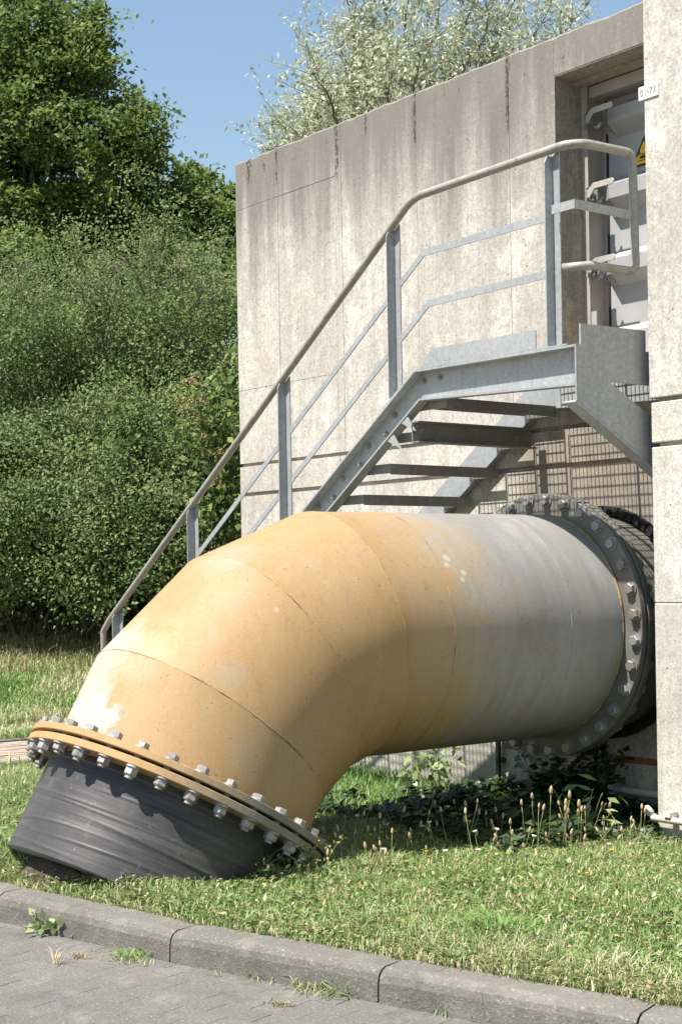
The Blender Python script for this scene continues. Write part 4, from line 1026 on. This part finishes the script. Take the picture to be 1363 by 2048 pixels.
# bank and verge at the far left
n = 80000; px = rng.uniform(-330, 520, n); dp_ = 9.4 + 9.2 * rng.random(n)
lat = (px - 681.5) / F_PX * dp_; x = fwd.x * dp_ + right0.x * lat; y = fwd.y * dp_ + right0.y * lat
k = ~((x > -11.05) & (x < -9.62)) & ~((x > -12.12) & (x < -11.78)) & (x < -9.6); x = x[k]; y = y[k]; dp_ = dp_[k]
pat = np.array([mnoise.noise(Vector((a * .9, b * .9, 5))) for a, b in zip(x, y)])
dryp = np.clip(.62 + 1.5 * pat + np.clip((dp_ - 14.0) / 5, -.2, .35), 0, 1)
g3 = link('bank_grass', blades('bank_grass', np.column_stack([x, y]), .05 + .09 * rng.random(len(x)), .007 + .006 * rng.random(len(x)), M_GRASS, np.clip(rng.random(len(x)) * .55 + .5 * dryp, 0, 1), .9), M_GRASS); tag(g3, 'patchy dry grass on the bank below the hedge', 'grass', kind='stuff')
n = 1800; px = rng.uniform(-40, 300, n); dp_ = 15.5 + 2.0 * rng.random(n); lat = (px - 681.5) / F_PX * dp_; x = fwd.x * dp_ + right0.x * lat; y = fwd.y * dp_ + right0.y * lat
g4 = link('dry_stalks', blades('dry_stalks', np.column_stack([x, y]), .08 + .22 * rng.random(n) ** 3, .006 + .004 * rng.random(n), M_DRYG, rng.random(n), .7), M_DRYG); tag(g4, 'dry reddish stalks at the foot of the hedge', 'dry grass', kind='stuff')

# dark ivy ground cover in the shade under the pipe, and leaf litter
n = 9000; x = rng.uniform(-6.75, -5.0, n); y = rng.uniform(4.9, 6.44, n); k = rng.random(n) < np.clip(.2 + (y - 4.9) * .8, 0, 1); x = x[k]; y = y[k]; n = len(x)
hgt = np.array([.03 + .16 * max(0, mnoise.noise(Vector((a * 3, b * 3, 8))) + .35) + .22 * max(0, 1 - ((a + 5.95) ** 2 / .12 + (b - 6.3) ** 2 / .05)) for a, b in zip(x, y)])
pos = np.column_stack([x, y, np.array([gz(a, b) for a, b in zip(x, y)]) + hgt * (.4 + .6 * rng.random(n))])
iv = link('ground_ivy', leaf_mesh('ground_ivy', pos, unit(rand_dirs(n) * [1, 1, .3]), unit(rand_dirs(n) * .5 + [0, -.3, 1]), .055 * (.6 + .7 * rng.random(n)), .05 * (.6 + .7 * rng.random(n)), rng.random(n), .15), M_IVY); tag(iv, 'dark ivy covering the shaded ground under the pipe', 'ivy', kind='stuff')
n = 2500; x = rng.uniform(-7.2, -5.6, n); y = rng.uniform(5.2, 6.35, n)
lt = link('leaf_litter', leaf_mesh('leaf_litter', np.column_stack([x, y, np.array([gz(a, b) for a, b in zip(x, y)]) + .012]), unit(rand_dirs(n) * [1, 1, .2]), unit(rand_dirs(n) * .3 + [0, 0, 1]), .05, .03, rng.random(n), .2), leaf_mat('brown_leaf_litter', [(0, (.08, .035, .015)), (1, (.22, .11, .05))], .1)); tag(lt, 'brown leaf litter on the shaded soil by the wall', 'leaf litter', kind='stuff')

# ivy trailing on the wall below the flange; sapling in front of it
def strand_plant(name, label, cat, strands, leaf, mat, per, droop=0, group=None, base=None, wide=.75):
    root = thing(name, label, cat, base or strands[0][0], group); segs = []; pos = []
    for a, b in strands:
        pts = wob(a, b, 8, .08); segs.append((pts, .004, .002))
        for q in pts[1:]:
            for _ in range(per): pos.append(tuple(q + Vector(rng.normal(size=3)) * leaf * .6))
    branch_mesh('stem', segs, M_STEM, root); pos = np.array(pos); n = len(pos)
    link('leaves', leaf_mesh('leaves', pos, unit(rand_dirs(n) + [0, 0, -droop]), unit(rand_dirs(n) * .5 + [0, -.5, .8]), leaf * (.6 + .6 * rng.random(n)), leaf * wide * (.6 + .6 * rng.random(n)), rng.random(n), .15), mat, root); return root
strand_plant('ivy_trail', 'dark ivy trail hanging on the wall below the grey flange', 'ivy', [((-6.6, 6.46, .28), (-6.05, 6.46, .12)), ((-6.3, 6.46, .22), (-6.2, 6.46, .0)), ((-6.45, 6.46, .26), (-6.42, 6.46, .02))], .06, M_IVY, 2)
strand_plant('sapling', 'small sunlit sapling in front of the wall left of the dark bar', 'sapling', [((-6.95, 6.15, -.12), (-6.90, 6.15, .22)), ((-6.93, 6.15, .02), (-7.12, 6.1, .08)), ((-6.92, 6.15, .08), (-6.74, 6.1, .12)), ((-6.92, 6.15, .1), (-7.05, 6.12, .2)), ((-6.92, 6.15, .12), (-6.78, 6.15, .24))], .075, M_BROAD, 3, .5, wide=.5)
strand_plant('leafy_weed', 'dark green leafy weed beside the pier foot at the end of the shade', 'weed', [((-5.35, 5.75, -.09), (-5.30 + .16 * math.cos(a), 5.70 + .1 * math.sin(a), .05 + .06 * (i % 3))) for i, a in enumerate(np.linspace(0, 6.2, 9))], .10, M_BROAD, 1, 0, wide=.35)
strand_plant('bramble', 'dark leafy bramble climbing the shaded wall behind the ivy', 'bramble', [((-5.95, 6.40, -.1), (-5.95 + .3 * math.cos(a), 6.42, .16 + .14 * math.sin(a * 1.7))) for a in np.linspace(.2, 3.0, 9)], .07, M_IVY, 5, .2)

# ribwort plantain: stalk with seed head, copied
pp = thing('plantain_stalk', 'plantain stalk with straw seed head standing along the edge of the pipe shadow', 'plantain', (-5.2, 4.6, 0), 'plantain stalks along the shadow edge')
def sd(): 
    m = MB(); zs = [0, .006, .014, .024, .030]; rs = [.002, .0055, .0062, .0045, .0012]
    m.tube([(0, 0, z) for z in zs], rs, 8); return m.mesh('seed_head')
sdm = sd(); sdm.materials.append(M_SEED); stms = []
for bx in (.0, .015, -.02, .035):
    me_ = MB().tube([(0, 0, 0), (bx * .2, 0, .3), (bx * .55, bx * .2, .6), (bx * .85, bx * .3, .85), (bx, bx * .3, 1)], [.0016, .0014, .0013, .0012, .001], 5).mesh('stem'); me_.materials.append(M_STEM); stms.append((me_, bx))
protos = []
def stalk(x, y, h, lx, ly, first=False, head=None, lab=None, grp=None, hs=1.0):
    z = gz(x, y) - .01
    if first: r = pp
    else:
        r = pp.copy(); col.objects.link(r)
        if lab: r['label'] = lab; r['group'] = grp
    r.location = (x, y, z); sm_, bx = random.choice(stms); tilt = Matrix.Rotation(lx * 1.5, 4, 'X') @ Matrix.Rotation(ly * 1.5, 4, 'Y') @ Matrix.Rotation(random.uniform(0, 6.3), 4, 'Z')
    s_ = bpy.data.objects.new('stem', sm_); col.objects.link(s_); s_.parent = r; s_.matrix_basis = tilt @ Matrix.Diagonal((1.2, 1.2, h, 1))
    hd = bpy.data.objects.new('seed_head' if head is None else 'flower', head or sdm); col.objects.link(hd); hd.parent = r
    hd.matrix_basis = Matrix.Translation((tilt @ Vector((bx * 1.2, bx * .36, h)))) @ tilt @ Matrix.Scale(hs, 4)
def at_ground(px, py, zz=0.0):
    v = fwd + rgt * ((px - 681.5) / F_PX) - upv * ((py - 1148) / F_PX); t = (zz - CZ) / v.z; return v.x * t, v.y * t
fm = MB()
for k in range(7):
    a = k * .9; fm.tube([(0, 0, 0), (.004 * math.cos(a), .004 * math.sin(a), .006), (.009 * math.cos(a), .009 * math.sin(a), .009)], [.002, .0035, .0015], 5)
wfm = fm.mesh('flower'); wfm.materials.append(M_WFL)
yfm = wfm.copy(); yfm.materials.clear(); yfm.materials.append(M_YFL)
cnt = 0
for i in range(120):
    px = rng.uniform(640, 1290); py = rng.uniform(1640, 1700) + 75 * rng.random() ** 2.5 + (12 if px < 800 else 0); x, y = at_ground(px, py)
    h = rng.uniform(.07, .25); t = rng.random()
    if t < .72 or i == 0: stalk(x, y, h, rng.normal() * .12, rng.normal() * .12, first=(i == 0) or False, hs=rng.uniform(.8, 1.25)) if True else None
    elif t < .88: stalk(x, y, h * .8, rng.normal() * .1, rng.normal() * .1, head=wfm, lab='small white flower head on a thin stalk along the shadow edge', grp='white flower stalks along the shadow edge', hs=1.2)
    else: stalk(x, y, h * .6, rng.normal() * .1, rng.normal() * .1, head=yfm, lab='small yellow flower on a thin stalk along the shadow edge', grp='yellow flower stalks along the shadow edge', hs=.9)
for px, py, h, lab_ in [(1095, 1690, .30, 'tallest plantain stalk right of the pipe, upright before the dark bramble'), (1122, 1690, .28, 'second tall plantain stalk, just right of the tallest one'), (1130, 1690, .25, 'third tall plantain stalk, close right of the second'), (1155, 1690, .24, 'rightmost of the four tall plantain stalks before the bramble')]:
    x, y = at_ground(px, py); stalk(x, y, h, rng.normal() * .05, .05, lab=lab_, grp='tall plantain stalks right of the pipe', hs=1.4)
for px, py, h, lab_ in [(408, 1752, .24, 'thin plantain stalk left of the tallest one against the black pipe'), (416, 1752, .30, 'tallest plantain stalk standing against the black pipe'), (365, 1750, .22, 'plantain stalk against the middle of the black pipe, left of the tallest group'), (240, 1748, .14, 'leftmost short plantain stalk against the black pipe'), (320, 1750, .16, 'short plantain stalk between the leftmost and the middle one against the black pipe'), (440, 1752, .2, 'plantain stalk right of the tallest one against the black pipe')]:
    x, y = at_ground(px, py + 8); stalk(x, y, h, rng.normal() * .05, rng.normal() * .06, lab=lab_, grp='plantain stalks in front of the black pipe')
for i in range(60):
    px = rng.uniform(640, 1340); py = rng.uniform(1720, 1900); x, y = at_ground(px, py)
    if y < kerb_y(x) + .25: continue
    stalk(x, y, rng.uniform(.05, .10), rng.normal() * .2, rng.normal() * .2, lab='short plantain stalk in the open sunlit lawn', grp='short plantain stalks on the open lawn', hs=.8)

# yellow-budded ragwort and leafy weeds at the foot of the black pipe
def herb(name, label, px, py, n, h, spread, flower, mat=M_BROAD, leaf=.03, road_z=None, group=None):
    x, y = at_ground(px, py, 0 if road_z is None else road_z); z = gz(x, y) if road_z is None else road_z
    root = thing(name, label, 'weed', (x, y, z), group); segs = []; pos = []; fl = []
    for _ in range(n):
        b = Vector((x + rng.normal() * spread * .4, y + rng.normal() * spread * .4, z)); e = b + Vector((rng.normal() * spread * .5, rng.normal() * spread * .5, h * rng.uniform(.5, 1)))
        pts = wob(b, tuple(e), 6, .1); segs.append((pts, .0022, .001))
        for q in pts[1:]:
            for _ in range(3): pos.append(tuple(q + Vector(rng.normal(size=3)) * leaf * .45))
        for _ in range(6): fl.append(tuple(e + Vector(rng.normal(size=3)) * .016))
    branch_mesh('stems', segs, M_STEM, root); pos = np.array(pos); k = len(pos)
    link('leaves', leaf_mesh('leaves', pos, rand_dirs(k), unit(rand_dirs(k) + [0, 0, .8]), leaf * (.6 + .6 * rng.random(k)), leaf * .5, rng.random(k)), mat, root)
    if flower:
        fl = np.array(fl); k = len(fl); link('flowers', leaf_mesh('flowers', fl, rand_dirs(k), rand_dirs(k), .010, .008, rng.random(k)), flower, root)['kind'] = 'stuff'
herb('ragwort', 'yellow-budded ragwort at the right end of the lower flange', 520, 1752, 16, .17, .16, M_YFL)
herb('ragwort', 'yellow-budded ragwort right of the first one, under the flange rim', 600, 1752, 12, .14, .16, M_YFL)
herb('nettle_clump', 'dark leafy nettle clump at the middle of the black pipe foot', 345, 1760, 14, .11, .2, M_TANFL, M_HEDGE, .03)
herb('nettle_clump', 'dark leafy nettle clump left of the other at the black pipe foot', 215, 1760, 10, .10, .16, None, M_HEDGE, .03)
herb('nettle_clump', 'single taller nettle at the left of the black pipe foot', 150, 1752, 3, .16, .05, None, M_HEDGE, .03)
x0_, y0_ = at_ground(985, 1885); n = 170; bw = thing('grass_tuft', 'lush long-bladed grass tuft in the lawn beside the right kerb joint', 'grass tuft', (x0_, y0_, 0))
link('blades', blades('blades', np.column_stack([x0_ + rng.normal(size=n) * .07, y0_ + rng.normal(size=n) * .05]), .08 + .09 * rng.random(n), .006 + .005 * rng.random(n), M_GRASS, .1 + .45 * rng.random(n), 1.2), M_GRASS, bw)

# weeds in the gutter and on the pavers
RZ = -.118
def tuft(name, label, px, py, n, L, mat, lean=1.0, spread=.05, w=.004, group=None):
    x, y = at_ground(px, py, RZ); root = thing(name, label, 'weed', (x, y, RZ), group)
    xy = np.column_stack([x + rng.normal(size=n) * spread, y + rng.normal(size=n) * spread * .5])
    me = blades('blades', xy, L * (.4 + .7 * rng.random(n)), np.full(n, w), mat, rng.random(n), lean)
    co = np.empty(len(me.vertices) * 3, dtype=np.float32); me.vertices.foreach_get('co', co); co = co.reshape(-1, 3)
    co[:, 2] += np.repeat(RZ - np.array([gz(a, b) for a, b in xy]) + .008, 6); me.vertices.foreach_set('co', co.ravel()); me.update()
    link('blades', me, mat, root)
def rosette(name, label, px, py, n, L, mat, dry=0):
    x, y = at_ground(px, py, RZ); root = thing(name, label, 'weed', (x, y, RZ))
    az = rng.random(n) * 2 * math.pi; el = rng.uniform(.1, 1.1, n); dirs = np.column_stack([np.cos(az) * np.cos(el), np.sin(az) * np.cos(el), np.sin(el)])
    pos = np.column_stack([x + rng.normal(size=n) * .035, y + rng.normal(size=n) * .025, np.full(n, RZ + .008)]); V0 = []
    # jagged leaves: three kites along each rib
    P_, D_, L2, W2 = [], [], [], []
    for i in range(n):
        for t in (.0, .3, .55, .75):
            P_.append(pos[i] + dirs[i] * L * t + np.array([0, 0, -.25 * L * t * t])); D_.append(dirs[i] + rng.normal(size=3) * .5 * (t > 0)); L2.append(L * .4 * rng.uniform(.7, 1.2)); W2.append(L * .26)
    P_ = np.array(P_); k = len(P_)
    link('leaves', leaf_mesh('leaves', P_, np.array(D_), unit(rand_dirs(k) * .6 + [0, -.3, .8]), np.array(L2), np.array(W2), rng.random(k)), mat, root)
rosette('thistle', 'wilting thistle rosette against the kerb at the far left of the gutter', 100, 1862, 26, .11, M_BROAD)
tuft('dry_leaf_tuft', 'brown dried leaves beside the thistle in the gutter', 160, 1872, 30, .05, M_DRYG, 1.3, .035, .012)
tuft('dry_grass_tuft', 'bleached dry grass tuft standing alone on the pavers', 112, 1930, 16, .085, leaf_mat('bleached_grass', [(0, (.40, .32, .20)), (1, (.60, .50, .34))], .2), 1.0, .012, .0035)
tuft('grass_tuft', 'flat green grass tuft in the paver joint left of the first kerb joint', 258, 1918, 160, .055, M_GRASS, 1.8, .065, .0035)
tuft('brown_moss_tuft', 'small brown moss tuft on the pavers beside the dry grass', 160, 1915, 60, .022, M_DRYG, 1.5, .025, .006)
tuft('grass_tuft', 'sprawling grass tuft in the gutter right of the first kerb joint', 530, 1955, 60, .06, M_GRASS, 1.8, .06, .0035)
tuft('grass_tuft', 'largest grass tuft in the gutter left of the second kerb joint', 655, 1982, 170, .075, M_GRASS, 1.7, .065, .004)
tuft('dry_grass_tuft', 'brown dried grass left of the largest gutter tuft', 610, 1972, 60, .04, M_DRYG, 1.7, .04, .004)
tuft('dry_grass_tuft', 'thin dry stalks in front of the second kerb joint', 755, 1985, 9, .11, M_DRYG, .8, .03, .002)
tuft('grass_tuft', 'thin green stalks right of the second kerb joint', 800, 1995, 14, .10, M_GRASS, .8, .04, .002)
tuft('grass_tuft', 'sparse grass tuft at the bottom of the gutter further right', 880, 2025, 40, .06, M_GRASS, 1.4, .07, .003)
tuft('dry_grass_tuft', 'arched straw-coloured stalk in the gutter at the lower right', 985, 2040, 6, .14, M_DRYG, 1.2, .03, .0025)
tuft('brown_moss_tuft', 'brown moss patch in the joint below the middle gutter tufts', 560, 2012, 60, .02, M_DRYG, 1.6, .03, .006)
tuft('grass_tuft', 'tiny green sprig at the kerb foot between the first two tufts', 440, 1952, 14, .03, M_GRASS, 1.6, .02, .003)
